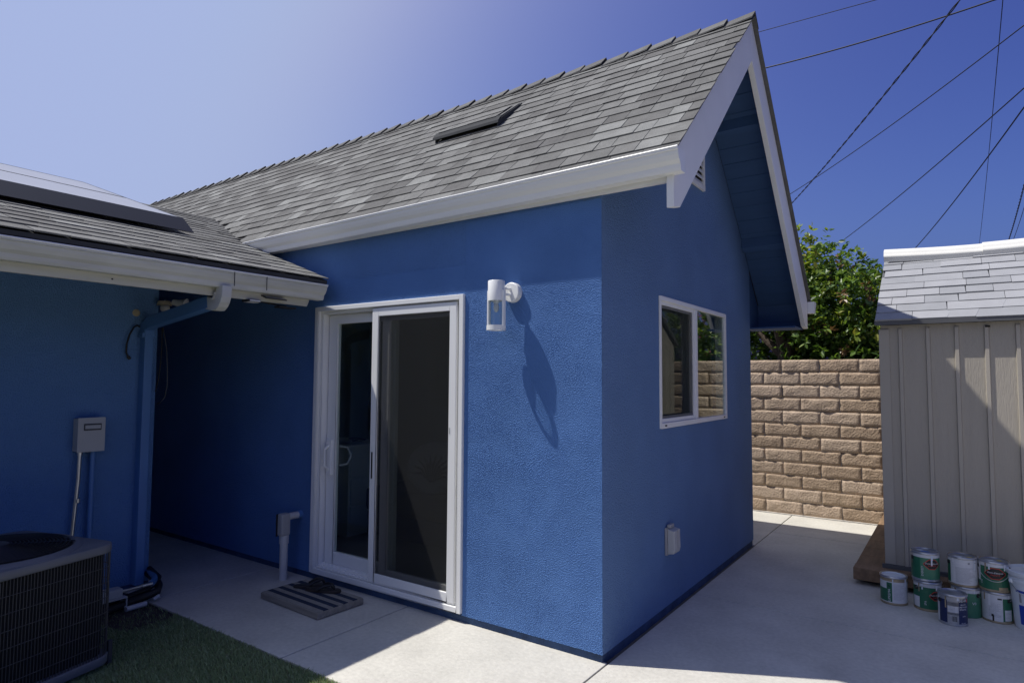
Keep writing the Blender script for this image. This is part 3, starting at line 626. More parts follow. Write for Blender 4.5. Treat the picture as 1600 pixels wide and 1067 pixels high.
for i in range(6):
    a = .1+i*.22; part('crimp', MB().tube([(-2.361-.040*(1-math.cos(a)), DY-.046, 2.112-.046*math.sin(a)), (-2.361-.040*(1-math.cos(a)), DY+.046, 2.112-.046*math.sin(a))], .0045, 6), m_cream_clean, el)

# solar panels on the left roof
def pz(x): return 2.796+.33*(-3.3-x)
def pv(name_label, xa, xb, y0, y1, skirt):
    t = thing('photovoltaic_module', name_label, 'solar panel', (xa, (y0+y1)/2, pz(xa)), 'solar panels on the low roof')
    def q(x, y, h): return (x, y, pz(x)+h)
    def hex8(x0, x1, ya, yb, h0, h1):
        m_ = MB(); m_.add([q(x0, ya, h0), q(x1, ya, h0), q(x1, yb, h0), q(x0, yb, h0), q(x0, ya, h1), q(x1, ya, h1), q(x1, yb, h1), q(x0, yb, h1)],
                          [(0, 3, 2, 1), (4, 5, 6, 7), (0, 1, 5, 4), (1, 2, 6, 5), (2, 3, 7, 6), (3, 0, 4, 7)]); return m_
    part('cell_glass', hex8(xb+.010, xa-.010, y0+.010, y1-.010, -.02, 0), m_pv, t)
    fr = MB()
    for a in ((xa-.010, xa, y0, y1), (xb, xb+.010, y0, y1), (xb+.010, xa-.010, y0, y0+.010), (xb+.010, xa-.010, y1-.010, y1)):
        e = hex8(*a, -.035, .002); fr.add(e.v, e.f)
    part('panel_frame', fr, m_pvframe, t)
    if skirt:
        mb = MB(); mb.add([q(xa+.003, y0, .003), q(xa+.003, y1+.01, .003), q(xa+.10, y1+.05, -.085), q(xa+.10, y0, -.085), q(xa+.001, y0, -.002), q(xa+.001, y1+.01, -.002), q(xa+.09, y1+.05, -.09), q(xa+.09, y0, -.09)],
                          [(0, 1, 2, 3), (4, 7, 6, 5), (0, 4, 5, 1), (1, 5, 6, 2), (2, 6, 7, 3), (3, 7, 4, 0)]); part('skirt', mb, m_pvframe, t)
        for yy in (y0+.3, y1-.55): part('mounting_foot', MB().box(xa-.02, xa+.02, yy, yy+.06, leftz(xa), pz(xa)-.02), m_acwire, t)
pv('lower solar panel with a black skirt along its bottom edge', -3.27, -4.205, -2.42, -.715, True)
pv('upper solar panel with its far top corner meeting the sky', -4.22, -5.12, -2.42, -.715, False)

# ------------------------------------------------------------------ block wall
bw = thing('block_wall', 'tan slump block garden wall between the blue house and the shed', 'wall', (0, 4.8, 0))
part('mortar', MB().box(-3.2, 5.4, 4.803, 4.96, -.1, 1.792), m_mortar, bw)
part('mortar_crumbs', MB().box(-3.2, 5.4, 4.765, 4.80, -.1, .004), m_mortar, bw)
def block_mesh(wd, h, seed, mat):
    nx, nz = 11, 5; mb = MB(); d = .16
    ox = seed*7.3
    prof = []
    def bulge(u, v):
        ed = min(1, u*9, (1-u)*9)*.5+min(1, v*4, (1-v)*4)*.5
        sag = .010*math.sin(v*math.pi)*(1.3-v)
        return .017+sag*.22+.002*(ed-.6)+.008*mnoise.noise(Vector((u*4.2+ox, v*2.4, seed)))+.006*mnoise.noise(Vector((u*11+ox, v*6, seed+3)))
    for j in range(nz+1):
        for i in range(nx+1):
            u, v = i/nx, j/nz
            zz = v*h+(.006*mnoise.noise(Vector((u*2.5+ox, seed, 9*(j == nz)))) if j in (0, nz) else 0)
            xx = u*wd+(.003*mnoise.noise(Vector((v*2.5+ox, seed, 4))) if i in (0, nx) else 0)
            mb.v.append((xx-wd/2, -bulge(u, v), zz))
    mb.f = [(j*(nx+1)+i, j*(nx+1)+i+1, (j+1)*(nx+1)+i+1, (j+1)*(nx+1)+i) for j in range(nz) for i in range(nx)]
    n0 = len(mb.v); mb.v += [(-wd/2, d, 0), (wd/2, d, 0), (wd/2, d, h), (-wd/2, d, h)]
    bot = [i for i in range(nx+1)]; top = [nz*(nx+1)+i for i in range(nx+1)]; lf = [j*(nx+1) for j in range(nz+1)]; rt = [j*(nx+1)+nx for j in range(nz+1)]
    mb.f += [tuple(bot[::-1]+[n0, n0+1]), tuple(top+[n0+2, n0+3]), tuple(lf+[n0+3, n0]), tuple(rt[::-1]+[n0+1, n0+2])]
    mb.mi = [0]*len(mb.f); me = mb.mesh('block', mat); me.polygons.foreach_set('use_smooth', [True]*(nx*nz)+[False]*4); return me
bmesh_v = [block_mesh(.398, .142, s, m_block[s % 4]) for s in range(12)]
for r in range(12):
    x0 = -3.2+(.075 if r % 2 else .278)
    for kx in range(21):
        xc = x0+kx*.4065
        if xc > 5.2: break
        o = obj('block', random.choice(bmesh_v), bw, Vector((xc, random.uniform(-.004, .004)+.008, .15*r+.0035)))
        o.rotation_euler = (0, random.uniform(-.006, .006), random.uniform(-.006, .006))
# ------------------------------------------------------------------ trees
def tree(name, label, cat, base, trunk_pts, limbs, blobs, n_leaf, Lf, tones, group=None, seed=1, extra=None, parent_loc=None):
    rs = np.random.RandomState(seed); t = thing(name, label, cat, base, group)
    mb = MB()
    for pts, r0, r1 in [trunk_pts]+limbs:
        n_ = len(pts); mb.tube(pts, [r0+(r1-r0)*i/(n_-1) for i in range(n_)], 8)
    part('trunk', mb, m_bark, t, smooth=True)
    V = []; Fc = []; MI = []
    wts = np.array([b[3]*b[4]*b[5] for b in blobs]); wts = wts/wts.sum()
    tw = []
    for b, wv in zip(blobs, wts):
        nt_ = max(8, int(n_leaf*wv/13))
        for _ in range(nt_):
            d = rs.normal(size=3); d /= np.linalg.norm(d); rr = rs.uniform(.35, 1)**.45
            nz_ = 1+.28*mnoise.noise(Vector((d[0]*2.2+b[0], d[1]*2.2, d[2]*2.2+seed)))
            p0 = np.array(b[:3])+d*np.array(b[3:6])*rr*nz_
            dd = d*.7+np.array([0, 0, .65])+rs.normal(size=3)*.35; dd /= np.linalg.norm(dd)
            tw.append((p0, dd, rr))
    for p0, dd, rr in tw:
        nl = rs.randint(8, 17); Ls = rs.uniform(.12, .34); fresh = rs.rand()
        for q in range(nl):
            s_ = rs.rand(); base_ = p0+dd*Ls*s_
            a = rs.normal(size=3); a -= dd*a.dot(dd)*.75; a += dd*.55; a /= np.linalg.norm(a)
            up = np.array([0, 0, 1.0])*.9+rs.normal(size=3)*.5; side = np.cross(a, up); side /= (np.linalg.norm(side)+1e-6); nn = np.cross(side, a)
            l = Lf*rs.uniform(.6, 1.2); wd = l*rs.uniform(.21, .29)
            k = len(V); fold = rs.uniform(.1, .35)*wd; droop = rs.uniform(-.05, .22)*l
            V += [base_, base_+a*l*.42+side*wd+nn*fold, base_+a*l*.45-nn*droop*.2, base_+a*l*.42-side*wd+nn*fold, base_+a*l-nn*droop,
                  base_+a*l*.75+side*wd*.66+nn*(fold*.7-droop*.5), base_+a*l*.75-side*wd*.66+nn*(fold*.7-droop*.5)]
            Fc += [(k, k+1, k+2), (k, k+2, k+3), (k+1, k+5, k+4, k+2), (k+3, k+2, k+4, k+6)]
            ti = tones(base_, rr, fresh, rs); MI += [ti]*4
    me = bpy.data.meshes.new('crown'); me.from_pydata([(v[0]-base[0], v[1]-base[1], v[2]-base[2]) for v in V], [], Fc)
    for m in m_leaf+[m_pink]: me.materials.append(m)
    me.polygons.foreach_set('material_index', MI); me.update()
    o = bpy.data.objects.new('crown', me); C.objects.link(o); o.parent = t; o['kind'] = 'stuff'
    return t
def citrus_tone(p, rr, fresh, rs):
    if p[2] > 2.95 and p[0] < .15 and fresh > .35: return 3 if rs.rand() < .35 else 2
    if fresh > .88: return 2 if rs.rand() < .8 else 3
    if fresh < .012: return 4
    return 2 if rs.rand() < .14 else (1 if rs.rand() < .62 else 0)
tree('citrus_tree', 'leafy green citrus tree rising behind the tan block wall', 'tree', (-.30, 5.95, 0),
     ([(-.30, 5.95, -.1), (-.29, 5.93, .9), (-.27, 5.90, 1.7), (-.24, 5.88, 2.0)], .13, .10),
     [([(-.25, 5.88, 1.95), (-.05, 5.80, 2.25), (.22, 5.72, 2.6), (.34, 5.7, 2.95)], .075, .02), ([(-.26, 5.88, 1.9), (-.36, 5.8, 2.4), (-.30, 5.75, 2.9), (-.1, 5.8, 3.3)], .08, .018),
      ([(-.26, 5.9, 1.85), (-.6, 5.95, 2.2), (-.95, 6.0, 2.6)], .065, .02), ([(-.05, 5.8, 2.25), (.35, 5.65, 2.3), (.75, 5.55, 2.5)], .05, .015), ([(-.27, 5.9, 1.8), (-.2, 6.3, 2.3), (.2, 6.6, 2.7)], .06, .02)],
     [(.02, 5.85, 2.85, .34, .40, .50), (.16, 5.85, 3.22, .10, .12, .34), (-.2, 5.9, 2.72, .45, .5, .42), (.48, 5.75, 2.62, .42, .42, .44), (.80, 5.75, 2.50, .26, .35, .36), (.55, 5.6, 2.2, .45, .35, .34),
      (.15, 5.55, 2.42, .42, .28, .34), (.90, 5.6, 2.12, .40, .30, .30), (-.9, 6.0, 2.5, .5, .5, .45), (.3, 6.6, 2.4, .9, .4, .6), (-.3, 6.6, 2.2, .7, .35, .45), (1.45, 6.1, 2.4, .35, .4, .42)],
     21000, .086, citrus_tone, seed=4)
def hedge_tone(p, rr, fresh, rs): return 0 if rs.rand() < .6 else 1
tree('dense_shrub', 'dark leafy shrub filling in behind the wall under the citrus tree', 'shrub', (.45, 6.1, 0),
     ([(.45, 6.1, -.1), (.47, 6.1, .8), (.5, 6.1, 1.6)], .06, .03), [([(.47, 6.1, .8), (-.2, 6.2, 1.4), (-.6, 6.3, 1.9)], .04, .015), ([(.47, 6.1, .8), (.9, 6.1, 1.4), (1.1, 6.1, 1.9)], .04, .015)],
     [(.55, 6.0, 1.62, .65, .35, .50), (1.15, 5.8, 1.6, .5, .4, .5), (.2, 5.75, 1.75, .5, .3, .42), (.75, 5.6, 1.85, .4, .25, .3), (-.3, 6.4, 1.9, .5, .3, .5), (.1, 6.55, 1.6, .9, .3, .5), (-.85, 6.5, 1.7, .5, .35, .5)], 9000, .095, hedge_tone, seed=9)
def pink_tone(p, rr, fresh, rs): return 5 if (fresh > .45 and rs.rand() < .8) else (1 if rs.rand() < .6 else 2)
tree('flowering_shrub', 'pink flowering shrub behind the wall, seen mirrored in the gable window', 'shrub', (2.0, 7.6, 0),
     ([(2.0, 7.6, -.1), (2.0, 7.6, .9), (2.05, 7.6, 1.5)], .05, .03), [([(2.0, 7.6, 1.0), (1.7, 7.5, 1.6), (1.5, 7.4, 2.2)], .03, .012), ([(2.0, 7.6, 1.0), (2.3, 7.5, 1.7), (2.5, 7.5, 2.2)], .03, .012)],
     [(1.55, 7.4, 2.3, .5, .4, .5), (2.3, 7.5, 2.2, .6, .4, .6)], 2200, .08, pink_tone, seed=13)

# ------------------------------------------------------------------ shed and its timber base
SY = 2.5; SX0, SX1 = 1.148, 3.3; SZ0, SZ1 = .15, 1.985
tp = thing('timber_platform', 'low platform of dark weathered timbers under the shed', 'platform', (.93, 2.36, 0))
def timber(x0, x1, y0, y1, z0, z1): part('timber', MB().box(x0, x1, y0, y1, z0, z1), m_timber, tp, bevel=.006)
timber(.932, 3.5, 2.36, 2.50, .038, .130); 
for i in range(8):
    ya = 2.505+i*.292; timber(.934, 3.5, ya, ya+.287, .088, .1275)
for xx in (1.15, 2.2, 3.3): timber(xx, xx+.09, 2.55, 4.7, -.002, .086)
part('side_board', MB().box(.935, .962, 2.503, 4.84, .012, .0865), m_timber, tp, bevel=.003)
sd = thing('garden_shed', 'taupe panelled garden shed with blue grey shingle roof on a timber base', 'shed', (SX0, SY, SZ0))
YM, YBk = 3.45, 4.40; ZR = 2.66; YV = 2.446
def SR(y): return 2.022+(ZR-2.022)*(min(y, 2*YM-y)-YV)/(YM-YV)
w = MB(); w.box(SX0, SX1, SY, SY+.04, SZ0, SZ1); w.box(SX0, SX1, YBk-.04, YBk, SZ0, SZ1)
for xx in (SX0, SX1-.04): w.prism([(SY+.04, SZ0), (YBk-.04, SZ0), (YBk-.04, SZ1), (YM, SR(YM)-.06), (SY+.04, SZ1)], 'x', xx, xx+.04)
part('shed_wall', w, m_shed, sd)
part('base_trim', MB().box(SX0-.03, SX1, SY-.028, SY-.001, .131, .160), m_shedtrim, sd)
part('corner_trim', MB().box(SX0-.012, SX0+.060, SY-.012, SY-.001, .161, SZ1-.03), m_batten, sd, bevel=.003)
xs = [1.28+.1775*i for i in range(12)]
for x in xs:
    mb = MB(); mb.prism([(x-.016, SY-.001), (x-.011, SY-.016), (x+.011, SY-.016), (x+.016, SY-.001)], 'z', .161, SZ1-.03); part('batten', mb, m_batten, sd)
for i in range(10):
    y = SY+.15+i*.1775
    mb = MB(); mb.prism([(SX0-.013, y-.011), (SX0-.001, y-.016), (SX0-.001, y+.016), (SX0-.013, y+.011)], 'z', .161, SZ1-.03); part('batten', mb, m_batten, sd)
part('bolt_hole', MB().box(1.805, 1.835, SY-.0175, SY-.0165, 1.945, 1.957), m_dark, sd)
rd = MB(); EX = 1.118
rd.prism([(YV, SR(YV)-.006), (YM, ZR-.006), (YM, ZR-.05), (YV, SR(YV)-.034)], 'x', EX, SX1+.05)
rd.prism([(2*YM-YV, SR(YV)-.002), (YM, ZR-.002), (YM, ZR-.05), (2*YM-YV, SR(YV)-.05)], 'x', EX, SX1+.05)
srf = part('roof', rd, m_shedtrim, sd)
part('eave_trim', MB().box(EX-.004, SX1+.054, YV-.012, YV-.0005, SR(YV)-.038, SR(YV)-.001), m_shedtrim, srf)
sl = Vector((0, YM-YV, ZR-2.022)); rows = 9
slanted = []
def shed_shingles():
    L = sl.length; ex = L/rows; u = sl.normalized(); nrm = Vector((0, -u.z, u.y)); off = wl(srf)
    R = Matrix((Vector((1, 0, 0)), u, nrm)).transposed(); q = R.to_euler()
    for r in range(rows):
        x = EX-random.uniform(0, .2)
        while x < SX1+.05:
            wd = random.choice((.17, .22, .28, .33)); a = max(x, EX+.001); c = min(x+wd-.003, SX1+.05)
            if c-a > .05:
                sk = random.choice((0, 0, 0, .03, -.006)); t = random.choice((.006, .009, .012))
                mb = MB(); w_ = c-a; Lc = ex*1.08; sk = sk if c < SX1 else 0
                mb.add([(0, 0, t+.001), (w_, 0, t+.001), (w_+sk, Lc, .002), (0, Lc, .002), (0, 0, .0003), (w_, 0, .0003), (w_+sk, Lc, 0), (0, Lc, 0)], [(0, 1, 2, 3), (4, 7, 6, 5), (0, 4, 5, 1), (1, 5, 6, 2), (2, 6, 7, 3), (3, 7, 4, 0)])
                P = Vector((a, YV-.008, SR(YV)-.005))+u*(r*ex-random.choice((0, 0, .006)))+nrm*random.uniform(.001, .003)
                obj('shingle', mb.mesh('shingle', random.choice(m_shedroof)), srf, P-off, q)
            x += wd
shed_shingles()
def ridge_piece(x0, x1, dz, rr):
    mb = MB(); nseg = 10; prof = []
    for i in range(29):
        a = math.pi*(-.12+1.24*i/28); r = rr*(1+.035*math.sin(i/28*math.pi*2*6))
        prof.append((YM-.0+math.cos(a)*r*1.25, ZR-.01+math.sin(a)*r))
    prof2 = [(YM+(p[0]-YM)*.96, p[1]-.005) for p in prof][::-1]; ring = prof+prof2; m_ = len(ring); vs = []; fs = []
    for k in range(nseg+1):
        x = x0+(x1-x0)*k/nseg; sag = -.030*math.sin(math.pi*min(1, max(0, (x-EX)/1.6)))+dz
        vs += [(x, a, c+sag+.012) for a, c in ring]
    for k in range(nseg): fs += [(k*m_+i, k*m_+(i+1) % m_, (k+1)*m_+(i+1) % m_, (k+1)*m_+i) for i in range(m_)]
    h = len(prof)
    for k in (0, nseg): fs += [(k*m_+i, k*m_+i+1, k*m_+m_-2-i, k*m_+m_-1-i) for i in range(h-1)]
    mb.add(vs, fs); return mb
part('ridge_cap', ridge_piece(EX+.0, 1.86, 0, .088), m_ridge, srf, smooth=True)
part('ridge_cap', ridge_piece(1.835, SX1+.06, .006, .092), m_ridge, srf, smooth=True)

# ------------------------------------------------------------------ paint cans and bucket
def cyl_patch(R, a0, a1, z0, z1, n=14):
    mb = MB(); vs = []
    for k in range(n+1):
        a = a0+(a1-a0)*k/n; vs += [(R*math.sin(a), -R*math.cos(a), z0), (R*math.sin(a), -R*math.cos(a), z1)]
    return mb.add(vs, [(2*k, 2*k+2, 2*k+3, 2*k+1) for k in range(n)])
def text_mb(txt, size, R, a, z, vertical=False, shear=0, flat=False):
    cu = bpy.data.curves.new('lettering', 'FONT'); cu.body = txt; cu.size = size; cu.align_x = 'CENTER'; cu.align_y = 'CENTER'; cu.resolution_u = 2; cu.shear = shear
    o = bpy.data.objects.new('lettering', cu); C.objects.link(o); dg = bpy.context.evaluated_depsgraph_get(); dg.update()
    me = bpy.data.meshes.new_from_object(o.evaluated_get(dg)); bpy.data.objects.remove(o); bpy.data.curves.remove(cu)
    mb = MB(); vs = []
    for v in me.vertices:
        x, y = v.co.x, v.co.y
        if vertical: x, y = -y, x
        t = a+x/R; vs.append((R*math.sin(t), -R*math.cos(t), z+y))
    mb.add(vs, [tuple(p.vertices) for p in me.polygons]); bpy.data.meshes.remove(me); return mb
def hexa(R, a, z, hw, hh, n=24):
    """six-sided badge with pointed ends wrapped on the can, built as vertical strips"""
    mb = MB(); vs = []
    for k in range(n+1):
        x = -hw+2*hw*k/n; h = hh*min(1, .12+1.25*(hw-abs(x))/hw*1.1) if abs(x) < hw else hh*.12
        t = a+x/R; vs += [(R*math.sin(t), -R*math.cos(t), z-h), (R*math.sin(t), -R*math.cos(t), z+h)]
    return mb.add(vs, [(2*k, 2*k+2, 2*k+3, 2*k+1) for k in range(n)])
CR, CH = .0835, .192
def can(label, loc, rz, wrap, patches=(), lid=m_canlid, bottom=m_canmetal, handle=None, texts=(), badge=None, lidspots=(), R=CR, H=CH, ears=(-1.5, 1.64), rimband=m_canwhite, cat='paint can'):
    t = thing('paint_can', label, cat, loc, 'used paint cans in front of the shed', rz)
    prof = [(R-.002, 0), (R, .003), (R, .008), (R-.0015, .012), (R-.0015, H-.012), (R+.001, H-.009), (R+.002, H-.004), (R+.001, H), (R-.004, H+.001), (R-.007, H-.003)]
    part('body', MB().lathe(prof, (0, 0, 0), 40, cap=False), bottom, t, local=True, smooth=True)
    part('lid', MB().lathe([(R-.0075, H-.004), (R-.010, H-.001), (R-.014, H-.001), (R-.017, H-.006), (.0005, H-.006)], (0, 0, 0), 40, cap=False), lid, t, local=True, smooth=True)
    part('rim', MB().lathe([(R+.0005, H-.013), (R+.003, H-.010), (R+.0032, H-.003), (R+.001, H+.0015), (R-.003, H+.0018)], (0, 0, 0), 40, cap=False), m_canrim, t, local=True, smooth=True)
    R1 = R-.0012
    if wrap: part('label_wrap', cyl_patch(R1, -math.pi, math.pi, .016, H-.034, 48), wrap, t, local=True, smooth=True)
    if rimband: part('label_band', cyl_patch(R1, -math.pi, math.pi, H-.0338, H-.013, 48), rimband, t, local=True, smooth=True)
    R2 = R-.0004
    for (a0, a1, z0, z1, m) in patches: part('label_panel', cyl_patch(R2, a0, a1, z0, z1), m, t, local=True, smooth=True)
    R3 = R+.0004
    if badge:
        a, z, hw, hh = badge
        part('badge', hexa(R2+.0002, a, z, hw, hh), m_red, t, local=True); part('badge_field', hexa(R3, a, z, hw-.0045, hh-.0045), m_inkblack, t, local=True)
        part('lettering', text_mb('Dunn-Edwards', .0145, R3+.0004, a, z+.0055, shear=.15), m_inkwhite, t, local=True)
        part('lettering', text_mb('PAINTS', .0155, R3+.0004, a, z-.0095), m_red, t, local=True)
    for (s, size, a, z, vert, m) in texts: part('lettering', text_mb(s, size, R3+.0002, a, z, vert), m, t, local=True)
    for e in ears:
        mb = MB(); mb.lathe([(.0001, .006), (.007, .006), (.013, .004), (.014, 0)], (0, 0, 0), 14, cap=False)
        mat_ = Matrix.Rotation(e, 4, 'Z') @ Matrix.Translation((0, -R+.001, H*.76)) @ Matrix.Rotation(math.radians(90), 4, 'X'); mb.xf(mat_)
        part('ear', mb, m_inkblack, t, local=True, smooth=True)
    if handle is not None:
        pts = []
        for i in range(17):
            a = ears[0]+(ears[1]-ears[0])*i/16; sgn = math.sin(math.pi*i/16); rr = R+.004+.008*sgn
            pts.append((rr*math.sin(a), -rr*math.cos(a), H*.76-handle*sgn))
        part('wire_handle', MB().tube(pts, .0016, 6), m_steel, t, local=True, smooth=True)
    rd_ = random.Random(len(label))
    for _ in range(3):
        a_ = rd_.uniform(-1.3, 1.3); part('paint_drip', cyl_patch(R3+.0003, a_-.05, a_+rd_.uniform(.02, .09), H-rd_.uniform(.03, .085), H-.012, 3), rd_.choice((m_inkwhite, m_canmetal, m_lidwhite)), t, local=True)
    for (x, y, r1, r2, m) in lidspots: 
        mb = MB(); n_ = 14; vs = [(x+r1*math.cos(2*math.pi*k/n_)*(1+.2*math.sin(3*k)), y+r2*math.sin(2*math.pi*k/n_)*(1+.2*math.cos(2.3*k)), H-.0052) for k in range(n_)]; mb.add(vs, [tuple(range(n_))]); part('paint_spot', mb, m, t, local=True)
    return t
lines = [(-.2+0*i, .9, .03+.011*i, .0335+.011*i, m_inkgrey) for i in range(0)]
def textlines(a0, a1, z0, z1, n, m=m_inkgrey, seed=0):
    rr = random.Random(seed); return [(a0, a0+(a1-a0)*rr.uniform(.6, 1), z0+(z1-z0)*i/n, z0+(z1-z0)*i/n+.0016, m) for i in range(n)]
can('small white and green paint can standing alone at the left end', (1.22, 2.085, 0), 0, m_canwhite,
    patches=[(-1.45, -.47, .022, .108, m_cangreen), (-.47, -.05, .022, .152, m_cangreen)]+textlines(.05, .95, .04, .15, 14, seed=1), lid=m_lidwhite,
    texts=[('SUPREMA', .022, -.26, .062, True, m_inkwhite), ('6', .03, -.28, .13, False, m_inkblack)], rimband=None, ears=(-1.9, 1.9))
can('green paint can at the bottom of the leftmost stack with a red badge half hidden', (1.420, 2.085, 0), 0, m_cangreen, patches=[(-1.2, -.56, .02, .090, m_canwhite)]+textlines(-1.0, .1, .125, .16, 4, m_cangreen2, 2),
    badge=(.68, .105, .045, .030), handle=-.035, ears=(-.85, 2.2), texts=[('SPA', .018, -.12, .055, True, m_inkwhite)])
can('green paint can with blue paint on its lid, on top of the leftmost stack', (1.412, 2.09, CH+.003), 0, m_cangreen2, patches=[(-1.5, -.35, .018, .158, m_cangreen)], badge=(.52, .118, .052, .034), lid=m_canlid,
    lidspots=[(0, -.01, .030, .018, m_lidblue), (-.03, .02, .02, .014, m_lidwhite)], texts=[('EVEREST', .018, -.18, .07, True, m_inkwhite)], bottom=m_canrim, ears=(-1.05, 2.1))
can('green and white paint can at the bottom of the middle stack behind the navy can', (1.635, 2.105, 0), 0, m_cangreen2, patches=[(-1.5, -.25, .02, .155, m_canwhite)], handle=.06, ears=(.9, 3.6), texts=[('V0', .024, .55, .095, False, m_inkwhite)], bottom=m_cangreen2)
can('white labelled paint can on top of the middle stack', (1.622, 2.10, CH+.003), 0, m_canwhite, patches=[(-1.5, -.92, .02, .16, m_cangreen)]+textlines(-.5, 1.0, .03, .13, 16, seed=4)+[(.35, .5, .150, .163, m_inkgrey), (.9, 1.0, .157, .163, m_inkblack)],
    lidspots=[(-.02, -.03, .038, .012, m_lidwhite), (.04, -.02, .018, .014, m_lidyellow)], ears=(-1.15, 2.0))
can('white labelled paint can with torn label at the bottom of the rightmost stack', (1.800, 2.10, 0), 0, m_cangreen, patches=[(-1.55, .33, .014, .168, m_canwhite), (.46, 1.05, .02, .088, m_canwhite)]+textlines(-.6, .25, .04, .13, 12, seed=6)+textlines(.5, 1.0, .03, .08, 6, seed=7)
    +[(.0, .28, .150, .160, m_inkblack), (-.36, -.24, .012, .050, m_inkblack), (-.42, -.28, .040, .055, m_inkblack)], handle=-.02, ears=(.82, 2.4))
can('dark green paint can with red badge and wire handle, topping the rightmost stack', (1.790, 2.095, CH+.003), 0, m_cangreen, patches=[(-1.4, -1.05, .06, .165, m_canwhite), (.25, .95, .0145, .034, m_canmetal)], badge=(.05, .118, .060, .036), handle=.075, ears=(-1.35, 1.35),
    lidspots=[(.03, .01, .014, .016, m_lidyellow), (-.015, -.015, .03, .014, m_lidwhite)], texts=[('150', .018, -.92, .055, True, m_inkwhite)])
can('navy and silver paint can standing in front of the stacks', (1.562, 1.872, 0), 0, m_canblue, patches=[(-1.4, -1.02, .012, .165, m_canwhite), (-.36, .42, .014, .170, m_canrim), (-.30, .40, .085, .125, m_canwhite), (-.36, .42, .126, .150, m_inkgrey), (.42, 1.35, .150, .172, m_inkblack), (1.12, 1.3, .150, .172, m_red)]
    +[(-.05+.055*i, -.05+.055*i+(.035 if i % 3 else .02), .030, .062, m_inkblack) for i in range(7)]+[(-.36, .42, .070, .084, m_inkgrey)], bottom=m_canrim, lid=m_canlid, ears=(-1.0, 2.1), rimband=m_canrim,
    texts=[('BEHR', .024, .78, .161, False, m_inkwhite), ('ALKYD', .012, .80, .137, False, m_inkwhite), ('URETHANE', .0125, .80, .122, False, m_inkwhite), ('ENAMEL', .014, .80, .107, False, m_inkwhite), ('SATIN', .009, .85, .065, False, m_inkwhite), ('QUART', .010, .80, .022, False, m_inkwhite)], R=.080)
bk = thing('bucket', 'large white plastic bucket with blue print beside the can stacks', 'bucket', (2.005, 2.06, 0))
BR, BH = .135, .36
part('shell', MB().lathe([(BR-.02, 0), (BR-.016, .01), (BR+.006, BH-.07), (BR+.012, BH-.068), (BR+.012, BH-.05), (BR+.008, BH-.045), (BR+.010, BH-.02)], (0, 0, 0), 44), m_bucket, bk, local=True, smooth=True)
part('lid', MB().lathe([(BR+.012, BH-.03), (BR+.020, BH-.028), (BR+.022, BH-.004), (BR+.016, BH), (BR+.006, BH-.002), (BR, BH-.012), (.0005, BH-.012)], (0, 0, 0), 44, cap=False), m_lidwhite, bk, local=True, smooth=True)
def cone_patch(a0, a1, z0, z1, m, nm='print'):
    r = lambda z: BR-.016+.022*(z-.01)/(BH-.08)+.0012
    mb = MB(); n_ = 12; vs = []
    for k_ in range(n_+1):
        a = a0+(a1-a0)*k_/n_; vs += [(r(z0)*math.sin(a), -r(z0)*math.cos(a), z0), (r(z1)*math.sin(a), -r(z1)*math.cos(a), z1)]
    mb.add(vs, [(2*k_, 2*k_+2, 2*k_+3, 2*k_+1) for k_ in range(n_)]); part(nm, mb, m, bk, local=True, smooth=True)
cone_patch(-.85, 1.2, .035, .155, m_brightblue); cone_patch(-.95, 1.2, .232, .246, m_brightblue); cone_patch(-.80, -.70, .17, .225, m_inkgrey)
part('wire_handle', MB().tube([((BR+.02)*math.sin(a), -(BR+.02)*math.cos(a), .29-.10*math.sin(math.pi*i/14)) for i, a in enumerate([-1.15+2.6*i/14 for i in range(15)])], .0022, 6), m_steel, bk, local=True, smooth=True)
part('handle_ear', MB().sphere((-.132, -.06, .29), .014, .014, .02), m_bucket, bk, local=True, smooth=True)
dk = thing('paint_can', 'dark navy can standing on the lid of the white bucket', 'paint can', (2.075, 2.055, BH-.010), 'used paint cans in front of the shed')
part('body', MB().lathe([(.083, 0), (.085, .003), (.085, .182), (.087, .186), (.087, .19), (.083, .191)], (0, 0, 0), 36), m_canblue, dk, local=True, smooth=True)
for z in (.03, .078, .14): part('hoop', MB().torus((0, 0, z), .0853, .0022, 36, 6), m_inkblack, dk, local=True, smooth=True)
part('label_panel', cyl_patch(.0856, -1.0, -.2, .085, .13), m_brightblue, dk, local=True)

# ------------------------------------------------------------------ wall lamp
LX, LY = -.652, -.124
lamp = thing('wall_lamp', 'white cylinder wall lamp with clear seeded glass beside the sliding door', 'wall lamp', (-.60, 0, 2.09))
mb = MB(); mb.lathe([(.0001, .040), (.056, .040), (.061, .036), (.062, 0)], (0, 0, 0), 32, cap=False); mb.xf(Matrix.Translation((-.607, 0, 2.085)) @ Matrix.Rotation(math.radians(90), 4, 'X')); part('back_plate', mb, m_white, lamp, smooth=True)
for dz in (-.018, .018): part('arm', MB().tube([(-.607, -.036, 2.087+dz), (-.615, -.06, 2.087+dz), (LX+.012, LY+.045, 2.087+dz)], .008, 8), m_white, lamp, smooth=True)
mb = MB(); mb.lathe([(.001, 2.148), (.050, 2.148), (.052, 2.145), (.052, 2.025), (.048, 2.025), (.048, 2.04), (.001, 2.04)], (LX, LY, 0), 32, cap=False); part('top_cap', mb, m_white, lamp, smooth=True)
mb = MB(); mb.lathe([(.040, 1.846), (.059, 1.846), (.059, 1.876), (.054, 1.876), (.054, 1.85), (.040, 1.85), (.040, 1.846)], (LX, LY, 0), 32, cap=False); part('bottom_ring', mb, m_white, lamp, smooth=True)
for sx in (-1, 1):
    mb = MB(); mb.box(LX+sx*.0565-.006, LX+sx*.0565+.006, LY-.012, LY+.012, 1.860, 2.09); part('side_bar', mb, m_white, lamp, bevel=.002)
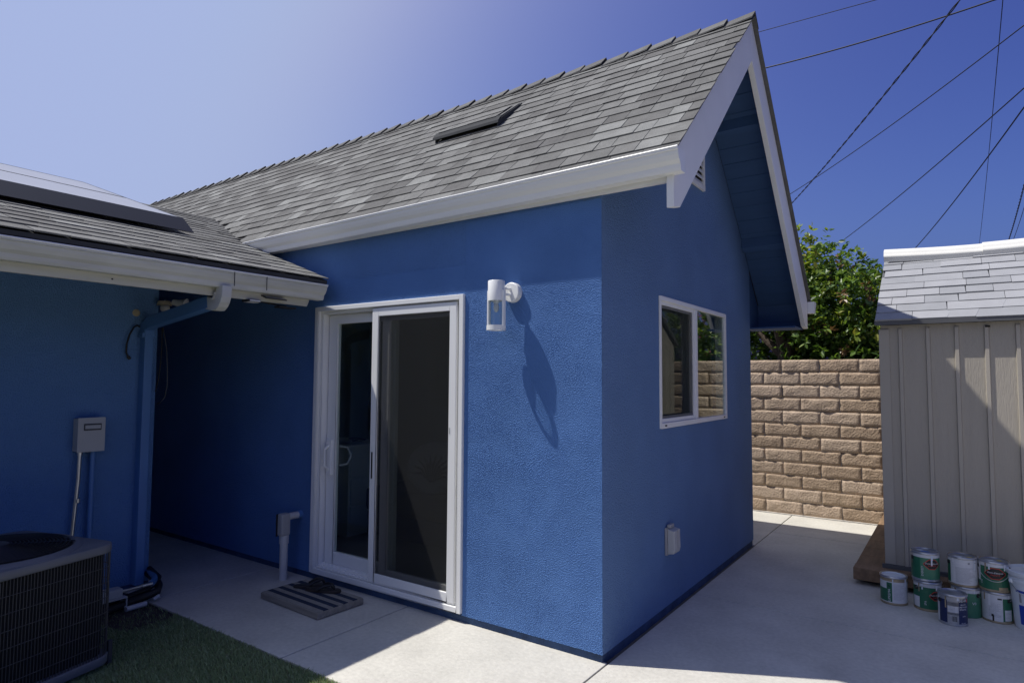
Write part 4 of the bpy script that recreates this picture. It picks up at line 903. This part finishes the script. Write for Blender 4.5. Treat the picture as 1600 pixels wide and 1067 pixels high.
mb = MB(); mb.lathe([(.044, 1.853), (.044, 2.03)], (LX, LY, 0), 32, cap=False); mb.lathe([(.041, 1.856), (.041, 2.03)], (LX, LY, 0), 32, cap=False); gl_ = part('glass_shade', mb, m_lampglass, lamp, smooth=True)
mb = MB(); mb.lathe([(.001, 2.038), (.018, 2.038), (.018, 2.01), (.001, 2.01)], (LX, LY, 0), 16, cap=False); part('socket', mb, m_white, lamp)
mb = MB(); mb.sphere((LX, LY, 1.985), .017, .017, .03); part('bulb', mb, m_bulb, lamp, smooth=True)
rb = MB()
for i in range(60):
    a = random.uniform(0, 6.28); rb.sphere((LX+.0425*math.cos(a), LY+.0425*math.sin(a), random.uniform(1.86, 2.02)), .0011, .0011, .0016, 5, 4)
part('glass_seed', rb, m_bulb, lamp)

# ------------------------------------------------------------------ fittings on the blue walls
ob = thing('outlet_box', 'grey weatherproof outlet cover low on the gable wall', 'outlet', (0, .955, .475))
part('back_plate', MB().box(.001, .018, .90, 1.02, .385, .565), m_greypvc, ob, bevel=.004)
mb = MB(); mb.prism([(.018, .392), (.062, .40), (.070, .43), (.066, .55), (.018, .56)], 'y', .905, 1.015)
part('cover', mb.__class__().add([(v[0], v[1], v[2]) for v in mb.v], mb.f), m_grey, ob, bevel=.006)
part('hinge', MB().box(.010, .035, .92, .99, .561, .585), m_greypvc, ob, bevel=.004); part('screw', MB().sphere((.066, .92, .42), .006, .006, .006), m_steel, ob)
part('cover_rib', MB().box(.062, .071, .955, .965, .43, .55), m_greypvc, ob)
lbx = thing('conduit_riser', 'grey conduit riser with elbow fitting beside the sliding door', 'conduit', (-2.66, -.15, 0))
PX, PY = -2.665, -.145
part('pipe', MB().tube([(PX, PY, -.002), (PX, PY, .34)], .030, 18), m_pvc, lbx, smooth=True)
part('coupling', MB().tube([(PX, PY, .275), (PX, PY, .338)], .036, 18), m_pvc, lbx, smooth=True)
mb = MB(); mb.box(PX-.032, PX+.032, PY-.045, PY+.036, .335, .505); part('elbow_body', mb, m_greypvc, lbx, bevel=.014)
part('cover_plate', MB().box(PX-.038, PX-.033, PY-.05, PY+.04, .33, .50), m_blackmetal, lbx, bevel=.002)
part('wall_stub', MB().tube([(PX+.005, PY+.03, .475), (PX+.005, -.03, .475)], .027, 16), m_pvc, lbx, smooth=True)
part('wall_collar', MB().tube([(PX+.005, -.032, .475), (PX+.005, .001, .475)], .031, 16), m_bluemetal, lbx, smooth=True)
db = thing('disconnect_box', 'grey electrical disconnect box on the left blue wall above the air conditioner', 'electrical box', (LW, -1.27, 1.15))
part('box', MB().box(LW+.001, LW+.085, -1.345, -1.185, 1.035, 1.262), m_grey, db, bevel=.004)
part('lid', MB().box(LW+.086, LW+.094, -1.350, -1.178, 1.032, 1.268), m_grey, db, bevel=.003)
mb = MB(); mb.box(LW+.0945, LW+.101, -1.315, -1.205, 1.180, 1.226); part('pull_recess', mb, m_acwire, db, bevel=.009)
mb = MB(); mb.box(LW+.1012, LW+.103, -1.308, -1.212, 1.191, 1.216); part('recess_face', mb, m_grey, db)
part('steel_conduit', MB().tube([(LW+.05, -1.315, 1.036), (LW+.05, -1.318, .85), (LW+.045, -1.34, .45), (LW+.045, -1.345, .12)], .013, 12), m_steel, db, smooth=True)
for z in (1.02, .70): part('conduit_coupling', MB().tube([(LW+.05, -1.318 if z < 1 else -1.315, z-.012), (LW+.05, -1.318 if z < 1 else -1.315, z+.014)], .018, 12), m_steel, db, smooth=True)
part('grey_conduit', MB().tube([(LW+.045, -1.232, 1.036), (LW+.045, -1.232, .12)], .017, 12), m_bluemetal, db, smooth=True)
fl = thing('floodlight', 'old security floodlight under the cream eave at the wall corner', 'floodlight', (-3.36, -.78, 2.12))
part('mount', MB().lathe([(.001, .03), (.045, .03), (.055, 0)], (-3.33, -.79, 2.10), 20), m_plaster, fl, smooth=True)
part('arm', MB().tube([(-3.33, -.79, 2.135), (-3.30, -.76, 2.12), (-3.27, -.735, 2.11)], .014, 10), m_steel, fl, smooth=True)
mb = MB(); mb.lathe([(.001, 0), (.022, .002), (.028, .04), (.052, .085), (.056, .095), (.001, .108)], (0, 0, 0), 22, cap=False); mb.xf(Matrix.Translation((-3.285, -.75, 2.13)) @ Vector((.6, .55, -.25)).to_track_quat('Z', 'Y').to_matrix().to_4x4()); part('lamp_head', mb, m_bulb, fl, smooth=True)
mb = MB(); mb.sphere((-3.30, -.80, 2.075), .035, .035, .03); part('motion_sensor', mb, m_grey, fl, smooth=True)
slt = thing('solar_light', 'small black solar motion light clipped under the cream fascia', 'solar light', (-2.43, -.54, 2.10))
mb = MB(); mb.box(-.055, .055, -.085, .085, -.004, .004); mb.xf(Matrix.Translation((-2.375, -.50, 2.128)) @ Matrix.Rotation(.35, 4, 'Y')); part('solar_cell', mb, m_pvframe, slt, bevel=.002)
mb = MB(); mb.box(-.047, .047, -.077, .077, .0042, .0046); mb.xf(Matrix.Translation((-2.375, -.50, 2.128)) @ Matrix.Rotation(.35, 4, 'Y')); part('cell_face', mb, m_pv, slt)
mb = MB(); mb.tube([(-2.40, -.50, 2.118), (-2.42, -.50, 2.085), (-2.44, -.50, 2.10)], .008, 8); mb.tube([(-2.41, -.64, 2.095), (-2.41, -.36, 2.075)], .006, 8); part('bracket', mb, m_blackmetal, slt)
mb = MB(); mb.box(-2.44, -2.36, -.70, -.60, 2.078, 2.094); part('light_head', mb, m_blackmetal, slt, bevel=.004)
mb = MB(); mb.box(-2.355, -2.352, -.69, -.61, 2.08, 2.09); mb.box(-2.43, -2.37, -.69, -.61, 2.0755, 2.0775); part('diffuser', mb, m_inkwhite, slt)
mb = MB(); mb.box(-2.43, -2.37, -.45, -.30, 2.058, 2.072); part('light_head', mb, m_blackmetal, slt, bevel=.004)
cb = single('dangling_cable', 'short black cable with a plug end hanging on the left blue wall', 'cable', MB().tube([(-3.372, -.945, 1.925), (-3.365, -.965, 1.935), (-3.36, -.99, 1.92), (-3.358, -1.02, 1.86), (-3.36, -1.035, 1.79), (-3.362, -1.035, 1.73), (-3.362, -1.022, 1.70)], .0065, 8), m_cable, loc=(-3.37, -.99, 1.8), smooth=True)
part('plug', MB().tube([(-3.362, -1.022, 1.702), (-3.361, -1.008, 1.682)], .012, 8), m_black, cb)
single('loose_wire', 'thin dark wire looping down behind the blue downspout', 'wire', MB().tube([(-3.32, -.80, 1.93), (-3.30, -.79, 1.84), (-3.29, -.78, 1.76), (-3.285, -.772, 1.62), (-3.285, -.768, 1.50), (-3.30, -.775, 1.40), (-3.33, -.795, 1.355), (-3.36, -.803, 1.35)], .0035, 6), m_acwire, loc=(-3.3, -.79, 1.6), smooth=True)
single('loose_wire', 'second dark wire hanging close along the edge of the downspout', 'wire', MB().tube([(-3.33, -.80, 1.92), (-3.325, -.80, 1.80), (-3.322, -.805, 1.66), (-3.33, -.815, 1.52), (-3.335, -.83, 1.44)], .0045, 6), m_cable, loc=(-3.33, -.8, 1.6), smooth=True)
mb = MB(); mb.sphere((-3.387, -.965, 2.03), .006, .028, .028, 12, 7); single('plaster_patch', 'small bare plaster patch on the left blue wall under the eave', 'patch', mb, m_plaster, loc=(-3.387, -.965, 2.03))

# ------------------------------------------------------------------ step mat and sandals
st = thing('door_mat', 'grey wooden step with a navy striped mat top in front of the sliding door', 'door mat', (-2.09, -.32, 0), None, math.radians(-2))
part('board', MB().box(-.33, .33, -.185, .185, .004, .044), m_timber2, st, bevel=.004, local=True)
ny = 9
for i in range(ny):
    y0 = -.178+.356*i/ny; y1 = -.178+.356*(i+1)/ny-.0006
    part('stripe', MB().box(-.322, .322, y0, y1, .0442, .0482), m_mat_navy if i % 2 else m_mat_grey, st, local=True)
def sandal(label, loc, rz):
    t = thing('sandal', label, 'sandal', loc, 'sandals on the door mat', rz)
    out = []
    for i in range(28):
        a = 2*math.pi*i/28; y = .135*math.sin(a); wx = .042+.010*math.sin(a)-.006*math.cos(2*a); out.append((wx*math.cos(a)+.006*math.sin(a*1.0), y))
    mb = MB(); mb.prism(out, 'z', 0, .020); part('sole', mb, m_sandal, t, bevel=.005, local=True)
    mb = MB(); mb.prism([(p[0]*.9, p[1]*.94) for p in out], 'z', .0202, .0222); part('insole', mb, m_black, t, local=True)
    for sx in (-1, 1):
        mb = MB(); mb.tube([(0, .085, .022), (sx*.015, .065, .050), (sx*.034, .02, .048), (sx*.043, -.03, .020)], [.005, .009, .011, .007], 8); part('strap', mb, m_black, t, local=True, smooth=True)
    part('toe_post', MB().tube([(0, .085, .018), (0, .082, .044)], .004, 6), m_black, t, local=True)
    return t
s1 = sandal('left sandal of the dark pair, lying flat on the striped mat', (-2.215, -.215, .0485), math.radians(-42))
s2 = sandal('right sandal of the dark pair, nearer the middle of the striped mat', (-2.075, -.235, .0485), math.radians(-62)); 

# ------------------------------------------------------------------ air conditioner
ac = thing('air_conditioner', 'large grey outdoor air conditioner unit with black wire grille on the turf', 'air conditioner', (-2.43, -2.035, .02), None, math.radians(15))
HA, RC, HT = .392, .095, .64
def rr(h, rc, n=8):
    pts = []
    for cx_, cy_, a0 in ((h-rc, h-rc, 0), (-(h-rc), h-rc, 90), (-(h-rc), -(h-rc), 180), (h-rc, -(h-rc), 270)):
        for i in range(n+1): a = math.radians(a0+90*i/n); pts.append((cx_+rc*math.cos(a), cy_+rc*math.sin(a)))
    return pts
part('base_pan', MB().prism(rr(HA+.008, RC+.008), 'z', 0, .045), m_acgrey, ac, bevel=.004, local=True, smooth=True)
part('coil', MB().prism(rr(HA-.03, RC-.03), 'z', .046, HT-.056), m_dark, ac, local=True)
mb = MB(); mb.prism(rr(HA+.006, RC+.006), 'z', HT-.056, HT-.012); mb2 = rr(HA+.006, RC+.006); inn = rr(HA-.02, RC-.02)
n_ = len(mb2); part('top_cover', mb, m_acgrey, ac, bevel=.006, local=True, smooth=True)
# raised rim around the fan opening
part('cover_rim', MB().lathe([(.336, HT-.012), (.342, HT-.004), (.352, HT+.004), (.366, HT+.002), (.386, HT-.0118)], (0, 0, 0), 56, cap=False), m_acgrey, ac, local=True, smooth=True)
part('fan_well', MB().lathe([(.338, HT-.004), (.02, HT-.0045)], (0, 0, 0), 48, cap=False), m_dark, ac, local=True)
mb = MB()
for i in range(15):
    R_ = .075+.0180*i; mb.torus((0, 0, HT+.030-.022*(R_/.33)**2), R_, .0032, 52, 5)
fg = part('fan_guard', mb, m_blackmetal, ac, local=True, smooth=True)
for k_ in range(8):
    a = 2*math.pi*k_/8+.2; mb = MB(); mb.tube([(.05*math.cos(a), .05*math.sin(a), HT+.025), (.2*math.cos(a), .2*math.sin(a), HT+.014), (.348*math.cos(a), .348*math.sin(a), HT+.003)], .004, 6); part('guard_rod', mb, m_blackmetal, fg, local=True)
mb = MB(); mb.lathe([(.001, HT+.034), (.060, HT+.034), (.068, HT+.030), (.068, HT+.026)], (0, 0, 0), 32, cap=False); part('centre_plate', mb, m_acwire, fg, local=True, smooth=True)
mb = MB(); mb.box(-.17, -.10, -.235, -.215, HT+.018, HT+.026); part('maker_plate', mb, m_acwire, fg, local=True)
per = rr(HA-.002, RC-.002, 10)
def along(pts, step):
    out = []; tot = 0; n_ = len(pts); acc = 0
    for i in range(n_):
        p, q = Vector(pts[i]), Vector(pts[(i+1) % n_]); L = (q-p).length
        while acc <= L: out.append(p+(q-p)*(acc/L) if L else p); acc += step
        acc -= L
    return out
mb = MB()
for p in along(per, .0155):
    r_ = .0016; mb.box(p.x-r_, p.x+r_, p.y-r_, p.y+r_, .046, HT-.057)
per2 = rr(HA+.001, RC+.001, 10)
for z in (.11, .19, .27, .35, .43, .51):
    mb.tube([(p[0], p[1], z) for p in per2]+[(per2[0][0], per2[0][1], z)], .0021, 5)
part('wire_grille', mb, m_acwire, ac, local=True, kind='stuff')
mb = MB(); mb.tube([(HA+.006, -.20, HT-.06), (HA+.006, -.20, .05)], .0035, 6); mb.tube([(HA-.04, HA-.02, HT-.06), (HA-.04, HA-.02, .03)], .0045, 6); part('corner_rod', mb, m_acwire, ac, local=True)
part('strap_foot', MB().box(HA-.05, HA-.03, HA-.012, HA+.012, -.03, .10), m_acwire, ac, local=True, bevel=.002)
jb = MB(); jb.box(-2.60, -2.50, -1.42, -1.34, .20, .31)
# refrigerant lines between the unit and the wall
rl = thing('refrigerant_lines', 'black insulated pipes and conduit running from the air conditioner to the wall corner', 'pipes', (-3.0, -1.15, .1))
part('steel_conduit', MB().tube([(-2.97, -1.36, .122), (-2.99, -1.15, .118), (-3.0, -.985, .116)], .009, 12), m_steel, rl, smooth=True)
part('conduit_coupling', MB().tube([(-2.999, -1.03, .1165), (-3.0, -.96, .116)], .014, 12), m_steel, rl, smooth=True)
part('blue_elbow', MB().tube([(-3.0, -.965, .118), (-3.04, -.93, .122), (-3.12, -.88, .118), (-3.3, -.83, .11), (-3.37, -.81, .10)], .021, 12), m_bluemetal, rl, smooth=True)
part('insulated_pipe', MB().tube([(-2.84, -1.42, .04), (-2.93, -1.24, .038), (-2.98, -1.10, .036), (-3.0, -.99, .042), (-2.985, -.93, .060), (-3.03, -.90, .085), (-3.15, -.86, .09), (-3.36, -.82, .09)], .026, 12), m_black, rl, smooth=True)
part('insulated_pipe', MB().tube([(-2.90, -1.42, .07), (-2.98, -1.24, .066), (-3.03, -1.08, .062), (-3.05, -.97, .07), (-3.04, -.92, .10), (-3.10, -.87, .12), (-3.36, -.81, .12)], .020, 12), m_black, rl, smooth=True)
part('bare_sleeve', MB().tube([(-2.915, -1.165, .016), (-2.93, -1.03, .014)], .017, 12), m_pvc, rl, smooth=True)
part('bare_sleeve', MB().tube([(-2.945, -.975, .022), (-2.95, -.935, .038)], .012, 10), m_pvc, rl, smooth=True)
part('junction_box', MB().box(-3.02, -2.94, -1.30, -1.175, .095, .150), m_grey, rl, bevel=.004)
mb = MB(); mb.box(-2.98, -2.93, -1.30, -1.150, .085, .0945); mb.box(-2.98, -2.93, -1.30, -1.150, .028, .036); mb.box(-2.98, -2.93, -1.157, -1.150, .0362, .0848); part('channel_bracket', mb, m_grey, rl)
part('bracket_back', MB().box(-2.985, -2.981, -1.30, -1.150, .03, .092), m_plaster, rl)

# ------------------------------------------------------------------ furniture inside the guest house
dr = thing('dresser', 'white dresser standing inside behind the left glass of the sliding door', 'dresser', (-3.2, 1.1, .085))
part('carcass', MB().box(-3.75, -3.02, .78, 1.30, .086, .90), m_dresser, dr, bevel=.004)
part('top', MB().box(-3.77, -2.99, .75, 1.32, .901, .925), m_dresser, dr, bevel=.004)
for i in range(3): part('drawer_front', MB().box(-3.018, -3.002, .80, 1.28, .13+.25*i, .36+.25*i), m_dresser, dr, bevel=.003)
pl_ = thing('leaf_plate', 'plate with dark leaf pattern on top of the white dresser', 'plate', (-3.2, 1.0, .93))
mb = MB(); mb.lathe([(.001, .0), (.09, .0), (.14, .02), (.143, .022), (.09, .006), (.001, .005)], (-3.2, .98, .926), 24, cap=False); part('dish', mb, m_dresser, pl_, smooth=True)
mb = MB()
for k_ in range(9):
    a = -1.2+k_*.3; mb.tube([(-3.2, .98, .935), (-3.2+.06*math.sin(a), .98+.06*math.cos(a), .965), (-3.2+.13*math.sin(a), .98+.13*math.cos(a), .955)], [.004, .012, .003], 6)
part('leaf_print', mb, m_leafprint, pl_)
bd = thing('bed', 'bed with dark cover inside behind the right glass of the sliding door', 'bed', (-2.2, 1.6, .085))
part('base', MB().box(-3.0, -1.55, 1.0, 2.9, .09, .30), m_navy, bd, bevel=.01); part('mattress', MB().box(-3.02, -1.53, .98, 2.92, .301, .52), m_linen, bd, bevel=.04)
pw = thing('pillow', 'pale pillow with a palm leaf print propped on the bed', 'pillow', (-2.25, 1.25, .53))
mb = MB(); mb.sphere((0, 0, 0), .27, .09, .24, 20, 12); mb.xf(Matrix.Translation((-2.28, 1.16, .74)) @ Matrix.Rotation(-.3, 4, 'X') @ Matrix.Rotation(.5, 4, 'Z')); part('cushion', mb, m_pillow, pw, smooth=True)
mb = MB()
for k_ in range(11):
    a = -1.5+k_*.3; p0 = Vector((0, -.092, -.14)); p2 = Vector((.2*math.sin(a), -.072, -.1+.22*math.cos(a))); p1 = (p0+p2)/2+Vector((0, -.02, .04)); mb.tube([p0, p1, p2], [.004, .012, .003], 6)
mb.xf(Matrix.Translation((-2.28, 1.16, .74)) @ Matrix.Rotation(-.3, 4, 'X') @ Matrix.Rotation(.5, 4, 'Z')); part('leaf_print', mb, m_leafprint, pw)
cu = thing('curtain', 'pale curtain hanging inside the gable window behind the screened half', 'curtain', (-.25, 1.1, 1.2))
mb = MB(); n_ = 60; vs = []
for i in range(n_+1):
    y = .86+.34*i/n_; x = -.22+.022*math.sin(i*.9)+.01*math.sin(i*.37)
    for z, s_ in ((2.15, 1), (1.75, .8), (1.2, 1.05)): vs.append((x, .86+(y-.86)*s_, z))
mb.add(vs, [(3*i+j, 3*i+3+j, 3*i+4+j, 3*i+1+j) for i in range(n_) for j in range(2)])
part('drape', mb, m_canwhite, cu, smooth=True); part('rod', MB().tube([(-.2, .7, 2.17), (-.2, 2.5, 2.17)], .012, 8), m_blackmetal, cu)

# ------------------------------------------------------------------ overhead cables
def cable(label, a, b, r, ea, eb, sag=.15, twist=False):
    a, b = Vector(a), Vector(b); d = b-a; r *= .78; p0, p1 = a-d*ea, b+d*eb; n_ = 60 if not twist else 420; mb = MB()
    tot = (p1-p0).length
    def P(t):
        p = p0+(p1-p0)*t; u = (t*(1+ea+eb)-ea); p.z -= sag*4*(u)*(1-u) if 0 <= u <= 1 else 0; return p
    if not twist: mb.tube([P(i/n_) for i in range(n_+1)], r, 6)
    else:
        dn = (p1-p0).normalized(); s1_ = dn.cross(Vector((0, 0, 1))).normalized(); s2_ = dn.cross(s1_)
        for ph in (0, math.pi):
            mb.tube([P(i/n_)+(s1_*math.cos(tot*i/n_*2*math.pi/.62+ph)+s2_*math.sin(tot*i/n_*2*math.pi/.62+ph))*r*.9 for i in range(n_+1)], r*.75, 5)
    single('power_cable', label, 'cable', mb, m_cable, 'overhead cables beyond the roof', loc=tuple(a))
cable('thin cable nearest the roof peak, leaving through the top of the sky', (-1.262, 8.705, 8), (.698, 8.80, 8), .008, .06, 1.2, .0)
cable('thick cable passing just below the roof peak with a gentle sag', (-1.021, 8.112, 7), (2.228, 7.895, 7), .014, .15, .8, .05)
cable('thick twisted cable running from the back gable slope up to the top of the sky', (-1.332, 11.841, 5.5), (1.767, 4.635, 5.5), .011, .2, .3, .06, True)
cable('thin cable crossing the twisted cable near the back gable slope', (-2.644, 18.236, 7.5), (2.71, 10.076, 7.5), .013, .2, .5, .1)
cable('long thin cable that ends behind the top of the citrus tree', (-2.82, 28.02, 7.5), (2.902, 12.976, 7.5), .017, .1, .4, .12)
cable('medium cable dropping behind the left end of the shed ridge', (.421, 24.704, 6.5), (2.752, 11.216, 6.5), .018, .15, .4, .1)
cable('very thin cable standing almost upright in the sky over the shed', (2.71, 36.299, 8.5), (2.506, 11.028, 8.5), .010, .1, .1, .2)
cable('twisted cable at the right above the shed ridge', (3.061, 22.121, 6), (2.986, 14.998, 6), .015, .3, .4, .05, True)
cable('very thin cable beside the twisted one above the shed ridge', (3.87, 33.614, 8), (3.821, 26.612, 8), .014, .3, .8, .05)
